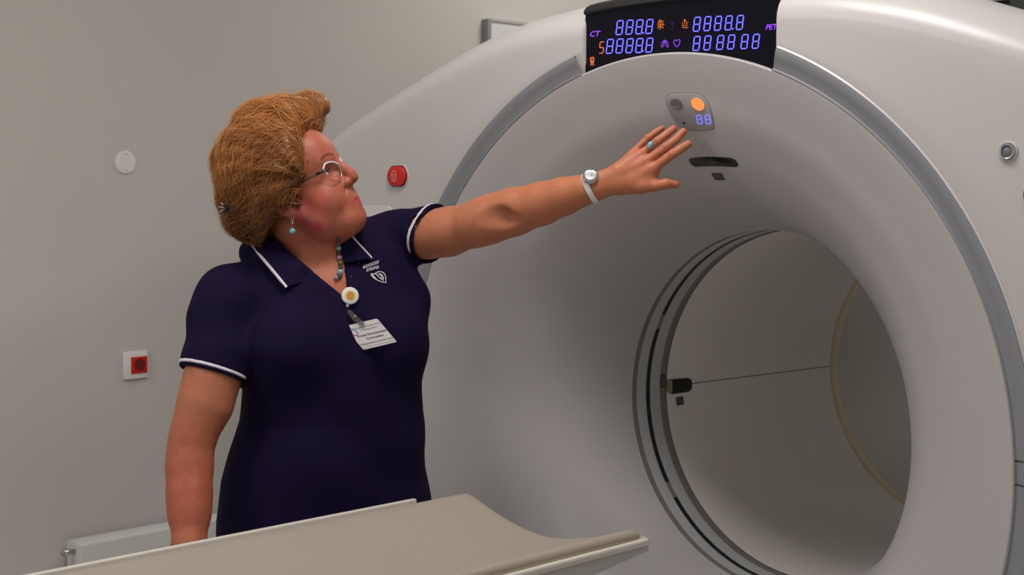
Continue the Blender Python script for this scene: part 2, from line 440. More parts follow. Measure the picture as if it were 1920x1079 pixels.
# ================================================================== SCANNER
T = thing('scanner', 'large white ring shaped medical scanner with a grey ring and lit blue digits', 'scanner', (0, .6, 0))
half_pts = [(0, .875), (.12, .873), (.23, .866), (.33, .857), (.418, .846), (.549, .818), (.687, .774), (.835, .722), (.993, .662), (1.10, .612), (1.165, .56), (1.195, .48), (1.205, .3), (1.21, 0), (1.205, -.4), (1.19, -.8), (1.15, -.93), (1.05, -.97), (.6, -.975), (0, -.975)]
sp = spline(half_pts, 8)
th_t = np.array([math.atan2(p[0], p[1]) for p in sp]); R_t = np.array([math.hypot(*p) for p in sp])
def Rout(t):
    t = (t+PI) % (2*PI)-PI
    return float(np.interp(abs(t), th_t, R_t))
XL, XR = -.203, .273                      # the notch that holds the display
def colang(u, r):
    a = math.asin(min(1, XR/r)); b = 2*PI+math.asin(max(-1, XL/r)); return a+u*(b-a)
def cover_rows(t):
    Ro = Rout(t); bw = .082; by = .12
    rows = [(.741, .014), (.7806, 0)]
    for k in range(1, 6): rows.append((.7806+(Ro-bw-.7806)*k/5, 0))
    for k in range(1, 11):
        a = PI/2*k/10; rows.append((Ro-bw+bw*math.sin(a), by*(1-math.cos(a))))
    for y, k in ((.15, .004), (.2, .011), (.27, .020), (.35, .027), (.6, .034), (.9, .038), (.96, .042)): rows.append((Ro-k, y))
    rows.append((Ro-.07, .985)); rows.append((Ro-.14, 1.0)); rows.append((.45, 1.0))
    return rows
NC = 340
nrow = len(cover_rows(0)); vs = []
us = np.linspace(0, 1, NC)
for i in range(nrow):
    for j, u in enumerate(us):
        t = colang(u, .85)
        for _ in range(2): r, y = cover_rows(t)[i]; t = colang(u, max(r, .7))
        vs.append((r*math.sin(t), y, 1+r*math.cos(t)))
# rounded lips and returns beside the display notch
fs = grid_faces(nrow, NC)
for side in (0, NC-1):
    b = len(vs); sgn = 1 if side else -1
    for i in range(nrow):
        x, y, z = vs[i*NC+side]; vs.append((x+sgn*.003, y+.004, z)); vs.append((x+sgn*.003, y+.03, z))
    for i in range(nrow-1):
        q1 = (i*NC+side, (i+1)*NC+side, b+2*(i+1), b+2*i); q2 = (b+2*i, b+2*(i+1), b+2*i+3, b+2*i+1)
        fs += [q1, q2] if side else [q1[::-1], q2[::-1]]
o = mesh_obj('front_cover', vs, fs, M['shell'], T, angle=.7)
# face funnel
prof = [(.7415, .014), (.7405, .006), (.737, .0045), (.728, .0065), (.70, .014), (.66, .026), (.62, .038), (.58, .056), (.545, .075), (.512, .102), (.483, .135), (.458, .175), (.438, .22), (.420, .27), (.406, .32), (.396, .355), (.391, .3745), (.39, .3775)]
sp = spline(prof[3:], 4); prof = prof[:3]+[tuple(p) for p in sp]
pr_r = np.array([p[0] for p in prof])[::-1]; pr_y = np.array([p[1] for p in prof])[::-1]
def face_y(r): return float(np.interp(r, pr_r, pr_y))
revolve('face_panel', prof, M['face'], T, 256)
def on_face(px, py, lift=0):
    y = .05
    for _ in range(30):
        p = onplane(px, py, 1, y); y = y*.4+.6*(face_y(math.hypot(p[0], p[2]-1))-lift)
    return onplane(px, py, 1, y)
# grey ring in sections, broken by the display and by the small handle pieces low on the right and left
def ring_seg(a0, a1, name, m, lift=.003, n=90):
    prof = [(.7392, .0062), (.7396, .0036), (.7415, .0034), (.7435, .0065), (.746, .0095-lift), (.762, .003-lift), (.777, -.001-lift), (.780, -.0005-lift), (.781, .004)]
    o = revolve(name, prof, m, T, n, a0=a0, a1=a1)
    if a0 < 3: revolve('highlight_lip', [(.7800, .001), (.7805, -.0018), (.7815, -.0028), (.7828, -.0022), (.785, -.0004)], M['shell'], o, n, a0=a0, a1=a1); return o  # thin pale lip, right side only, added for the bright edge highlight
aR = math.asin(.268/.76); aL = math.asin(-.214/.76)
def pang(px, py):
    p = onplane(px, py, 1, 0); return math.atan2(p[0], p[2]-1)
h1 = pang(1912, 867); h2 = pang(1912, 912)
ring_seg(aR, h1-.002, 'grey_ring', M['ring']); ring_seg(h1+.002, h2-.002, 'ring_clip', M['ring'], .0045, 8); ring_seg(h2+.002, PI, 'grey_ring', M['ring'])
ring_seg(PI, 2*PI-h2-.002, 'grey_ring', M['ring']); ring_seg(2*PI-h2+.002, 2*PI-h1-.002, 'ring_clip', M['ring'], .0045, 8); ring_seg(2*PI-h1+.002, 2*PI+aL, 'grey_ring', M['ring'])
# bore bands
def liner(name, y0, y1, m, r=.39, parent=T, n=200, dr=0):
    return revolve(name, [(r+dr, y0), (r, y0+.0005), (r, y1-.0005), (r+dr, y1)], m, parent, n)
liner('bore_lip', .3770, .3800, M['tray'], .3905)
liner('bore_band', .380, .398, M['stripe'], .391)
liner('pale_band', .398, .4315, M['glassband'], .3908)
# the dark line has short pale gaps
def yang(px, py): 
    p = None
    best = min(np.linspace(PI, 2*PI, 1500), key=lambda a: np.hypot(*(np.array(proj((.39*math.sin(a), .439, 1+.39*math.cos(a))))-np.array((px, py)))))
    return best
def proj(X):
    d = np.array(X, float)-CP; z = d @ FW; return 960+FPX*(d @ RT)/z, 539.5-FPX*(d @ UP)/z
ga, gb = yang(1242, 590), yang(1233, 617); gc, gd = yang(1252, 904), yang(1267, 932)
gaps = sorted([(min(ga, gb), max(ga, gb)), (min(gc, gd), max(gc, gd))])
cur = 0
for g0, g1 in gaps:
    revolve('scan_line', [(.3915, .4315), (.3915, .446)], M['black'], T, 120, a0=cur, a1=g0)
    revolve('line_gap', [(.391, .4315), (.391, .446)], M['stripe'], T, 6, a0=g0, a1=g1); cur = g1
revolve('scan_line', [(.3915, .4315), (.3915, .446)], M['black'], T, 120, a0=cur, a1=2*PI)
liner('pale_band', .446, .483, M['glassband'], .3908)
liner('bore_band', .483, .507, M['stripe'], .391)
liner('bore_liner', .507, 1.2125, M['bore'], .39)
revolve('dark_gap', [(.39, 1.2125), (.396, 1.2135), (.392, 1.216)], M['black'], T, 160)
revolve('seal_ring', [(.392, 1.216), (.3885, 1.222), (.3875, 1.234), (.3885, 1.248), (.396, 1.256)], M['cream'], T, 160)
liner('rear_liner', 1.250, 1.600, M['bore2'], .396)
revolve('dark_gap', [(.396, 1.5995), (.400, 1.602), (.394, 1.605)], M['black'], T, 160)
revolve('seal_ring', [(.394, 1.605), (.390, 1.612), (.389, 1.628), (.390, 1.642), (.397, 1.65)], M['cream'], T, 160)
liner('rear_liner', 1.648, 2.05, M['bore'], .396)
# seam in the liner, aperture, labels, all on the bore wall
def on_bore(px, py, r=.3895):
    ray = FW + RT*(px-960)/FPX - UP*(py-539.5)/FPX; o = CP-np.array([0, 0, 1.0])
    a = ray[0]**2+ray[2]**2; b = 2*(o[0]*ray[0]+o[2]*ray[2]); c = o[0]**2+o[2]**2-r*r
    t = (-b+math.sqrt(b*b-4*a*c))/(2*a); return CP+ray*t
def curve_pts(a, b, n): return [(a[0]+(b[0]-a[0])*i/n, a[1]+(b[1]-a[1])*i/n) for i in range(n+1)]
ribbon_obj('bore_seam', [curve_pts((1298, 719.5), (1557, 687), 10)], 1.7, on_bore, M['paneldark'], T)
ap = rounded([(1249, 713), (1291, 709), (1297, 714), (1297, 729), (1292, 735), (1256, 740), (1249, 733)], 7)
o = prism('bore_aperture', ap, lambda x, y: on_bore(x, y, .3893), .0012, M['aperture'], T, nrm=(1, 0, 0))
ap2 = rounded([(1249.5, 714), (1260, 712.5), (1260, 736.5), (1256, 739.3), (1249.5, 733)], 5)
tag(prism('aperture_cover', ap2, lambda x, y: on_bore(x, y, .388), .001, M['piping'], o, nrm=(1, 0, 0)), 'beige end of the dark aperture')
for q, rows in (([(1238.5, 704.5), (1248, 703), (1248, 726), (1239, 728)], 0), ([(1267, 745.5), (1281, 743.7), (1282, 759), (1269, 761.5)], 1)):
    o = prism('warning_label', rounded(q, 1.5, 2), lambda x, y: on_bore(x, y, .3893), .0006, M['labelgrey'], T, nrm=(1, 0, 0))
    if rows: st = [curve_pts((1269.5, 749.5), (1280, 748), 3), curve_pts((1269.5, 753.5), (1280, 752.2), 3), curve_pts((1271, 757), (1280, 755.8), 3)]
    else: st = [[(1241, 707), (1241.3, 724.5)], [(1243.5, 707), (1243.8, 724.5)], [(1246, 706.5), (1246.2, 724)]]
    ribbon_obj('label_print', st, 1.1, lambda x, y: on_bore(x, y, .388), M['labeltext'], o)

# ---- display
def cov_y(r, t):
    rows = cover_rows(t); return float(np.interp(r, [a for a, b in rows[:17]], [b for a, b in rows[:17]]))
vs = []; ncd = 44; xs = np.linspace(XL+.001, XR-.001, ncd)
rowsd = []
for x in xs:
    zb = math.sqrt(.7405**2-x*x); col = []
    Ro = Rout(math.atan2(x, .86)); 
    zt = math.sqrt(max(0, Ro*Ro-x*x))-.004
    # black screen: slightly set back and flat, then the hood rolling over the top
    zh = zt-.032
    for k in range(9): col.append((x, .010, zb+(zh-zb)*k/8))
    rowsd.append((col, zh, zt))
vs = []; n1 = 9
for i in range(n1):
    for c, zh, zt in rowsd: vs.append((c[i][0], c[i][1], 1+c[i][2]))
DSP = mesh_obj('display', vs, grid_faces(n1, ncd, flip=True), M['screen'], T, angle=.6)
vs = []; hood = [(-.002, .010), (-.001, .006), (.002, .004), (.008, .006), (.014, .012), (.020, .024), (.026, .045), (.030, .075), (.034, .12), (.016, .25), (.006, .4), (-.004, .96)]
for dz, y in hood:
    for c, zh, zt in rowsd: vs.append((c[0][0], y, 1+zh+dz))
mesh_obj('hood', vs, grid_faces(len(hood), ncd, flip=True), M['screenedge'], DSP, angle=.9)
def dmap(y): return lambda px, py: onplane(px, py, 1, y)
def digit(cx, cy, w=11.2, h=26, sl=3.2, wd=1.55, segs='abcdefg', y=.0085, name='digit', m=None, glow=True, mp=None, par=None, nr=(0, -1, 0)):
    def q(u, v): return (cx+u*w/2+sl*(-v)/2, cy+v*h/2-u*.35)
    g = .10
    S = {'a': ((-1+g, -1), (1-g, -1)), 'd': ((-1+g, 1), (1-g, 1)), 'g': ((-1+g*1.6, 0), (1-g*1.6, 0)), 'f': ((-1, -1+g), (-1, -g*.6)), 'b': ((1, -1+g), (1, -g*.6)), 'e': ((-1, g*.6), (-1, 1-g)), 'c': ((1, g*.6), (1, 1-g))}
    st = [[q(*S[s][0]), q(*S[s][1])] for s in segs]
    mp1 = mp or dmap(y); par = par or DSP
    o = ribbon_obj(name, st, wd, mp1, m or M['led'], par, nrm=nr, lift=.0006 if mp else 0)
    if glow: ribbon_obj('digit_glow', st, wd*2.0, mp or dmap(y+.0008), M['ledglow'], DSP, nrm=nr)  # halo of the lit digits drawn as wider emissive strokes behind them
    return o
fx = lambda x: 1070+x/4.683
fy = lambda y: y/4.683
top_l = [(430, 243), (517, 239), (603, 236), (691, 233)]
bot_l = [(344, 407), (430, 404), (517, 402), (603, 400), (691, 397)]
top_r = [(1108, 213), (1201, 208), (1294, 205), (1387, 201), (1486, 197)]
bot_r = [(1106, 382), (1201, 377), (1313, 373), (1410, 369), (1527, 366), (1626, 363)]
for lst in (top_l, bot_l, top_r, bot_r):
    for x, y in lst: digit(fx(x), fy(y))
for x, y in ((636, 290), (634, 450), (1423, 255)):
    prism('decimal_point', ellipse(fx(x), fy(y), 1.5, 1.5, 8), dmap(.0085), .0005, M['led'], DSP)
digit(fx(272), fy(418), w=7.5, h=21, sl=2, wd=1.6, segs='afgcd', name='amber_five', m=M['amber'], glow=False)
text_obj('ct_lettering', 'CT', (fx(162), fy(322)), (14.5, -.6), (4.2, -14.5), dmap(.0085), M['violet'], DSP, bold=.02)
text_obj('pet_lettering', 'PET', (fx(1708), fy(263)), (12.8, -.8), (3.6, -14.5), dmap(.0085), M['violet'], DSP, bold=.02)
def icon(name, strokes, wd, m, sc=4.683, ox=1070, oy=0):
    return ribbon_obj(name, [[(ox+x/sc, oy+y/sc) for x, y in s] for s in strokes], wd, dmap(.0085), m, DSP)
E_ = lambda cx, cy, a, b, n=16: (lambda l: l+[l[0]])(ellipse(cx, cy, a, b, n))
icon('bulb_icon', [E_(788, 214, 22, 24), E_(786, 183, 10, 9, 8), [(786, 198), (788, 232)], [(776, 214), (802, 214)], [(812, 214), (824, 214)], [(806, 192), (816, 182)], [(804, 238), (816, 248)], [(788, 242), (786, 262)], [(770, 238), (760, 250)]], 1.0, M['amber'])
icon('lift_icon', [[(982, 196), (984, 226), (1020, 226), (1020, 196), (1034, 194)], [(1003, 214), (1002, 172)], [(992, 184), (1002, 170), (1012, 184)], [(978, 238), (1004, 246), (1032, 238)]], 1.0, M['amber'])
icon('patient_icon', [[(895, 190), (895, 250)], [(872, 205), (918, 205)], [(885, 258), (908, 256)]], .8, M['dimviolet'])
icon('lungs_icon', [[(818, 356), (806, 368), (797, 400), (796, 414), (808, 412), (818, 396), (819, 356)], [(836, 356), (848, 368), (856, 398), (856, 414), (846, 414), (836, 394), (835, 356)], [(827, 348), (827, 372)]], 1.2, M['violet'])
icon('heart_icon', [[(931, 414), (912, 394), (904, 372), (908, 354), (920, 350), (932, 362), (944, 347), (958, 350), (961, 368), (952, 392), (931, 414)]], 1.3, M['violet'])
icon('xray_icon', [E_(189, 520, 17, 17, 12), [(176, 532), (178, 558), (200, 558), (202, 532)], [(180, 546), (200, 546)], [(176, 564), (174, 574)], [(189, 564), (189, 578)], [(202, 564), (206, 574)], [(180, 514), (186, 520)], [(198, 514), (192, 520)]], 1.3, M['amber'])

# ---- control panel on the face
nf = np.array([.0, -.95, -.3])
cpn = [(1254.5, 177), (1268, 175), (1286, 174.3), (1305, 175), (1317, 180), (1326, 190), (1333, 207), (1337, 226), (1338.5, 238), (1334, 242.5), (1320, 244), (1300, 244), (1286, 242), (1277, 238), (1266, 225), (1258, 211), (1250.5, 196), (1249.5, 184)]
cps = spline(cpn+[cpn[0]], 3)[:-1]
prism('panel_gap', [(1294+(p[0]-1294)*1.02, 210+(p[1]-210)*1.025) for p in cps], on_face, .0008, M['paneldark'], T, nrm=nf)
CPN = prism('control_panel', cps, on_face, .0022, M['panel'], T, bev=.0008, nrm=nf)
on_f = lambda x, y: on_face(x, y, .0030)
prism('grey_button', ellipse(1268, 195.5, 12, 9.6, 24, .55), on_f, .0006, M['paneldark'], CPN, nrm=nf)
ribbon_obj('button_mark', [[(1258, 200.5), (1266, 202), (1271, 200)]], 1.6, lambda x, y: on_face(x, y, .0042), M['panel'], CPN)
tag(prism('orange_button', ellipse(1308.5, 195.5, 13.8, 10.2, 28, .75), on_f, .0006, M['orange'], CPN, nrm=nf), 'lit orange button')
for cx in (1311.4, 1327.5): digit(cx, 224.2, w=8.6, h=16, sl=-3.2, wd=1.5, mp=on_f, par=CPN, glow=False, nr=nf)
prism('pin_hole', ellipse(1281.8, 231, 2.4, 1.7, 10, .6), on_f, .0004, M['black'], CPN, nrm=nf)
slot = rounded([(1291, 297.5), (1312, 294.8), (1340, 294.4), (1368, 296), (1378, 299), (1384.2, 307), (1383.5, 313.5), (1340, 311.5), (1301, 312.6), (1294, 306)], 5, 3)
o = prism('laser_window', slot, on_face, .0015, M['aperture'], T, nrm=nf, bev=.0006)
ribbon_obj('window_seam', [[(1332, 296), (1337, 303), (1339, 311)]], .7, lambda x, y: on_face(x, y, .0024), M['paneldark'], o)
o = prism('warning_label', rounded([(1333.5, 324.7), (1353.5, 325.2), (1360.5, 338), (1341, 338)], 1.2, 2), on_face, .0006, M['labelgrey'], T, nrm=nf)
ribbon_obj('label_print', [[(1338, 328.5), (1354, 329)], [(1339.5, 331.6), (1356, 332)], [(1342, 334.6), (1357, 335)]], .9, lambda x, y: on_face(x, y, .0014), M['labeltext'], o)

# ---- stop buttons, key switch, access panels
def stop_button(xc, zc):
    w_, h_ = .0335, .0235
    mp = lambda u, v: (xc+u, 0, zc+v)
    out = lambda k, e=0: rounded([(-w_*k+.013, h_*k), (w_*k-.013, h_*k), (w_*k, .008), (w_*k, -.008), (w_*k-.013, -h_*k), (-w_*k+.013, -h_*k), (-w_*k, -.008), (-w_*k, .008)], .009, 4)
    b = prism('button_bezel', out(1.16), lambda u, v: (xc+u, .001, zc+v-.001), .0032, M['shell'], T, bev=.0025)
    prism('button_gap', out(1.06), lambda u, v: (xc+u, -.001, zc+v), .0016, M['black'], b)
    r_ = prism('stop_button', out(.98), lambda u, v: (xc+u, -.002, zc+v), .006, M['red'], b, bev=.0028)
    q = lambda u, v: (xc-.006+u, -.0083, zc+v)
    ee = [(.0085*math.cos(a), .0125*math.sin(a)) for a in np.linspace(0, 2*PI, 21)]
    ribbon_obj('stop_symbol', [ee, [(-.0075, .0045), (.0075, .0045), (0, -.010), (-.0075, .0045)], [(0, .003), (0, -.0025)], [(0, -.0048), (0, -.0060)]], .0011, q, M['pale'], r_)
p = onplane(746.5, 330.5, 1, 0); stop_button(p[0], p[2])
stop_button(.783, 1.468)
p = onplane(1890.5, 284.5, 1, 0)
def lathe_y(name, prof, c, m, parent, n=32):
    vs = []
    for r, y in prof:
        for j in range(n): a = 2*PI*j/n; vs.append((c[0]+r*math.cos(a), c[1]+y, c[2]+r*math.sin(a)))
    f = grid_faces(len(prof), n, True)
    if prof[-1][0] > 1e-6: f.append(tuple(range((len(prof)-1)*n, len(prof)*n)))
    return mesh_obj(name, vs, f, m, parent, angle=.6)
ks = lathe_y('key_switch', [(.0165, .001), (.0165, -.002), (.0150, -.0035), (.0135, -.0025), (.0125, .0)], p, M['shell'], T)
lathe_y('switch_rim', [(.0125, 0), (.0125, -.005), (.0115, -.0065), (.0100, -.0062), (.0092, -.003)], p, M['steel'], ks)
lathe_y('switch_lens', [(.0094, -.002), (.009, -.0035), (.006, -.0052), (.002, -.006), (.0003, -.0061)], p, M['darkglass'], ks)
for s in (-1, 1):
    o = prism('access_panel', rounded([(s*1.16, 1.37), (s*1.08, 1.438), (s*.803, 1.438), (s*.803, .62), (s*1.16, .62)], .02, 5), lambda u, v: (u, .002, v), .007, M['shell'], T, bev=.003)

# rear unit behind the gap, dark grey with a bright edge strip
vs = []; prof_r = [(.42, 1.05), (.8, 1.05), (1.10, 1.05), (1.12, 1.07), (1.12, 1.9), (1.09, 1.95), (.42, 1.95)]
n = 200
for k, y in prof_r:
    for j in range(n):
        t = 2*PI*j/n; R = Rout(t)*k if k > .5 else .42
        if math.cos(t) < -.5: R = min(R, .985/abs(math.cos(t)))
        vs.append((R*math.sin(t), y, 1+R*math.cos(t)))
mesh_obj('rear_unit', vs, grid_faces(len(prof_r), n, True), M['darkrear'], T, angle=.6)
st = bevel_box('edge_strip', (-.02, 1.03, 1.918), (.19, 1.045, 1.925), M['tablegrey'], T, .002)
bevel_box('cable_duct', (.02, 1.03, 1.86), (.30, 1.09, 1.895), M['darkrear'], T, .003)

# ================================================================== PATIENT TABLE
TB = thing('patient_table', 'narrow scanner bed with beige vinyl mattress in front of the bore', 'scanner bed', (0, -1.6, 0))
YT = -.315
def zpad(x):                                           # dished mattress top
    a = abs(x)/.205; return .852+.047*min(1, a)**1.7+(.0 if a < 1 else 0)
NXp = 26
def pad_section():
    top = []
    for i in range(NXp+1):
        x = -.208+.416*i/NXp; top.append((x, zpad(x)))
    # rounded right edge, underside, rounded left edge
    r = [(.2145, .896), (.2175, .890), (.2165, .883), (.212, .877)]
    und = [(x, zpad(x)-.026) for x in np.linspace(.205, -.205, 27)]
    l = [(-.212, .877), (-.2165, .883), (-.2175, .890), (-.2145, .896)]
    return top+r+und+l
sec = pad_section(); ns = len(sec)
ys = list(np.linspace(-2.45, YT-.03, 30))+[YT-.018, YT-.009, YT-.003, YT]
vs = []; cz = .865
for y in ys:
    k = 1 if y < YT-.02 else 1-.0-(max(0, (y-(YT-.018))/.018))**2*.12
    e = max(0, (y-(YT-.02))/.02)
    for x, z in sec:
        zz = z-(zpad(x)-.013) if abs(x) < .21 else z-(zpad(.208)-.013)
        base = (zpad(x)-.013) if abs(x) < .21 else (zpad(.208)-.013)
        vs.append((x*(1-.012*e*e)+.012, y, base+zz*(1-.55*e*e)-.002))
fs = grid_faces(len(ys), ns, True)
for b in (0, (len(ys)-1)*ns):
    for i in range(26): fs.append((b+i, b+i+1, b+31+25-i, b+31+26-i))
    fs.append(tuple(b+k for k in (26, 27, 28, 29, 30, 31))); fs.append(tuple(b+k for k in (57, 58, 59, 60, 61, 0)))
pad = mesh_obj('mattress', vs, fs, M['beigepad'], TB, angle=.9)
seam = [( .2295, y, .882) for y in np.linspace(-2.4, YT-.012, 20)]+[(.217, YT+.001, .876)]+[(x+.012, YT+.0015, zpad(x)-.018) for x in np.linspace(.19, -.19, 20)]
tube('piping', seam, .0022, M['piping'], pad, 6)
# tray: thin shell with a raised rail on each side and a hull below
def tsec(dep, e=0):
    # outer section of the tray: top flat lip, side, underside
    a = .238-e
    return [(-a, .889), (-a+.004, .892), (-a+.016, .892), (-.205, .868), (-.12, .838), (0, .824), (.12, .838), (.205, .868), (a-.016, .892), (a-.004, .892), (a, .889), (a, .872), (a-.003, .868-dep*.32), (a-.010, .866-dep*.42), (.19, .862-dep*.75), (.12, .850-dep), (0, .846-dep), (-.12, .850-dep), (-.19, .862-dep*.75), (-a+.010, .866-dep*.42), (-a+.003, .868-dep*.32), (-a, .872)]
vs = []; yy = [(-2.5, .075, 0), (-1.2, .075, 0), (-.75, .075, 0), (-.60, .07, 0), (-.5, .055, 0), (-.42, .035, 0), (-.36, .018, 0), (-.325, .006, 0), (-.305, .0, .0), (-.300, .0, .008)]
for y, dep, e in yy:
    for x, z in tsec(dep, e): vs.append((x, y, z-.011))
nt_ = len(tsec(0)); fs = grid_faces(len(yy), nt_, True)
for b in (0, (len(yy)-1)*nt_):
    for i in range(10): fs.append((b+i, b+i+1, b+20-i, b+21-i))
tray = mesh_obj('tray', vs, fs, M['tablegrey'], TB, angle=.5); tray.data.materials.append(M['tabledark'])
for k in range(13, 19):
    for i in range(len(yy)-1): tray.data.polygons[i*nt_+k].material_index = 1
for s in (-1, 1):
    r_ = bevel_box('side_rail', (s*.239-.0055, -2.5, .8705), (s*.239+.0055, -.312 if s > 0 else -.42, .8825 if s > 0 else .894), M['tray'], tray, .003, 3)
    for zz in (.8765,):
        bevel_box('rail_groove', (s*.2448-.0006, -2.48, zz-.0007), (s*.2448+.0006, -.31, zz+.0007), M['tablegrey'], r_, 0)
    bevel_box('rail_screw', (s*.239-.003, -.3125, .873), (s*.239+.003, -.3105, .880), M['black'], r_, .0008)
bevel_box('carriage', (-.19, -2.3, .70), (.19, -.475, .77), M['tray'], TB, .012, 3)
for s in (-1, 1):
    bevel_box('carriage_bracket', (s*.2065-.0215, -2.3, .76), (s*.2065+.0215, -.475, .856), M['tray'], TB, .008, 3)
    bevel_box('side_cover', (s*.2185-.0265, -2.33, .60), (s*.2185+.0265, -.445, .832), M['tablecover'], TB, .024, 5)
bevel_box('under_beam', (-.15, -2.2, .70), (.15, -.40, .775), M['tabledark'], TB, .02, 3)
co = bevel_box('pedestal_cover', (-.245, -2.35, .12), (.245, -.47, .69), M['tablecover'], TB, .045, 5)
bevel_box('pedestal_base', (-.30, -2.3, 0), (.30, -.6, .12), M['tabledark'], TB, .01, 2)
bevel_box('sticker', (.2445, -.66, .765), (.2457, -.60, .788), M['yellow'], co, .0003, 1)

# ================================================================== WALL THINGS
t = thing('socket_outlet', 'white square wall frame with a red power socket on the left wall', 'socket', (X0, 0.005, .96))
bevel_box('frame', (X0, -.036, .919), (X0+.010, .044, 1.0), M['white'], t, .003)
ins = bevel_box('socket_insert', (X0+.009, -.014, .934), (X0+.0125, .040, .984), M['red'], t, .0015)
def lathe_x(name, prof, c, m, parent, n=24):
    vs = []
    for r, x in prof:
        for j in range(n): a = 2*PI*j/n; vs.append((c[0]+x, c[1]+r*math.cos(a), c[2]+r*math.sin(a)))
    f = grid_faces(len(prof), n, True, flip=True); f.append(tuple(range((len(prof)-1)*n, len(prof)*n)))
    return mesh_obj(name, vs, f, m, parent, angle=.6)
M['reddark'] = mat('red_recess', (.16, .008, .012), .5, noise=.05)
lathe_x('socket_well', [(.0185, .0127), (.0185, .0135), (.0175, .0137), (.017, .0129)], (X0, .014, .960), M['reddark'], ins)
cp_ = lathe_x('wall_plate', [(.0335, 0), (.0335, .003), (.0315, .0045), (.01, .005)], (X0, -.015, 1.556), M['white'], None)
tag(cp_, 'round white blank cover plate high on the left wall above the red socket', 'cover plate')
for dz in (-.024, .024): lathe_x('screw', [(.0028, .0045), (.0028, .0056), (.0015, .006)], (X0, -.015, 1.556+dz), M['tablegrey'], cp_, 10)
# radiator
R0 = -.235
t = thing('radiator', 'white panel radiator low on the left wall with a valve at its end', 'radiator', (X0+.06, .5, .1))
bevel_box('front_panel', (X0+.085, R0, .08), (X0+.10, R0+1.4, .478), M['radiator'], t, .006, 3)
bevel_box('top_grille', (X0+.02, R0+.004, .470), (X0+.088, R0+1.396, .478), M['radiator'], t, .002)
bevel_box('side_cover', (X0+.02, R0, .085), (X0+.09, R0+.008, .474), M['radiator'], t, .002)
bevel_box('rear_panel', (X0+.012, R0+.01, .085), (X0+.02, R0+1.39, .47), M['radiator'], t, .002)
vl = tube('valve', [(X0+.07, R0, .455), (X0+.07, R0-.018, .455), (X0+.07, R0-.02, .455), (X0+.07, R0-.034, .455)], [.007, .007, .011, .010], M['steel'], t, 12)
tube('valve_cap', [(X0+.07, R0-.034, .455), (X0+.07, R0-.040, .455)], [.0105, .007], M['piping'], vl, 12)
tube('supply_pipe', [(X0+.05, R0+.06, .085), (X0+.05, R0+.06, .0)], .009, M['radiator'], t, 10)
# shallow wall cabinet behind the scanner
t = thing('wall_cabinet', 'pale grey shallow wall panel partly hidden behind the top of the scanner', 'wall panel', (X0, 1.9, 1.7))
bevel_box('body', (X0, 1.428, 1.3), (X0+.03, 2.5, 2.083), M['radiator'], t, .002)
bevel_box('side_strip', (X0, 1.418, 1.3), (X0+.034, 1.434, 2.088), M['ring'], t, .001)
bevel_box('top_strip', (X0, 1.434, 2.078), (X0+.034, 2.5, 2.090), M['tablegrey'], t, .001)

# ================================================================== WOMAN
W = thing('person', 'woman in navy polo shirt reaching her arm out to touch the scanner panel', 'person', (-.55, -.42, 0))
# ---- head frame
ah, bh = math.radians(17), math.radians(23)
TW = -FW; TW = TW/np.linalg.norm(TW)
Fh = RT*math.cos(ah)+TW*math.sin(ah)
hf = Fh*math.cos(bh)+UP*math.sin(bh); hu = -Fh*math.sin(bh)+UP*math.cos(bh); hs = np.cross(hf, hu); 
if hs @ TW < 0: hs = -hs
rl = math.radians(13); hs, hu = hs*math.cos(rl)-hu*math.sin(rl), hu*math.cos(rl)+hs*math.sin(rl)
HM = np.stack([hf, hu, hs], 1); HO = V(565, 366, 2.86)
def H(f, u, s=0): return HO+hf*f+hu*u+hs*s
def Lh(fn, sym=True):
    def g(P):
        q = (P-HO) @ HM
        if sym: q = np.stack([q[:, 0], q[:, 1], np.sqrt(q[:, 2]**2+1e-7)], 1)
        return fn(q)
    return g
S = Field()
# torso core, neck, chest
trunk = V(620, 780, 2.93)
Lw = np.array([.234, .972, 0]); Lw /= np.linalg.norm(Lw); Nw = np.array([.972, -.234, 0]); Zw = np.array([0, 0, 1.0])
def TP(l, n, z): return np.array([trunk[0], trunk[1], 0])+Lw*l+Nw*n+Zw*z
TM = np.stack([Lw, Nw, Zw], 1)
shL = V(722, 447, 3.01); shR = V(428, 565, 2.84)
S.u(cap(TP(0, 0, .85), TP(0, -.01, 1.15), .12, .12), .02)
S.u(ell(TP(.01, .005, 1.24), (.14, .095, .13), TM), .05)
S.u(cap(shR+(0, 0, -.01), shL, .045, .045), .05)
S.u(cap(H(-.03, -.045, 0), V(606, 505, 2.93), .056, .066), .03)
S.u(cap(V(606, 505, 2.92), V(612, 570, 2.90), .066, .07), .04)
S.u(cap(V(600, 470, 2.875), V(622, 520, 2.885), .035, .028), .03)
# head
hp = [(ell((.002, .050, 0), (.096, .088, .075)), .01), (ell((.045, -.028, 0), (.055, .070, .061)), .03), (ell((.058, .055, 0), (.040, .050, .056)), .02),
      (sph((.052, -.034, .037), .034), .02), (sph((.030, -.066, .042), .031), .02), (sph((.078, -.084, 0), .0185), .02), (sph((.085, -.085, .005), .010), .01), (sph((.076, -.082, .022), .017), .02),
      (ell((.046, -.090, 0), (.042, .026, .040)), .025), (cap((.0, -.03, .055), (.064, -.088, .018), .020, .016), .02),
      (ell((.083, -.054, 0), (.0195, .027, .028)), .014),
      (cap((.090, .030, 0), (.1115, -.002, 0), .0078, .0105), .012), (sph((.104, .011, 0), .0088), .010), (sph((.1135, -.0125, 0), .0108), .008), (sph((.1015, -.0165, .0125), .0080), .007), (cap((.108, -.0175, 0), (.094, -.026, 0), .0052, .007), .007),
      (cap((.090, .040, .010), (.077, .043, .040), .0080, .0065), .012)]
for fn, k in hp: S.u(Lh(fn), k)
S.s_(Lh(ell((.097, .016, .034), (.016, .0125, .0185))), .012)
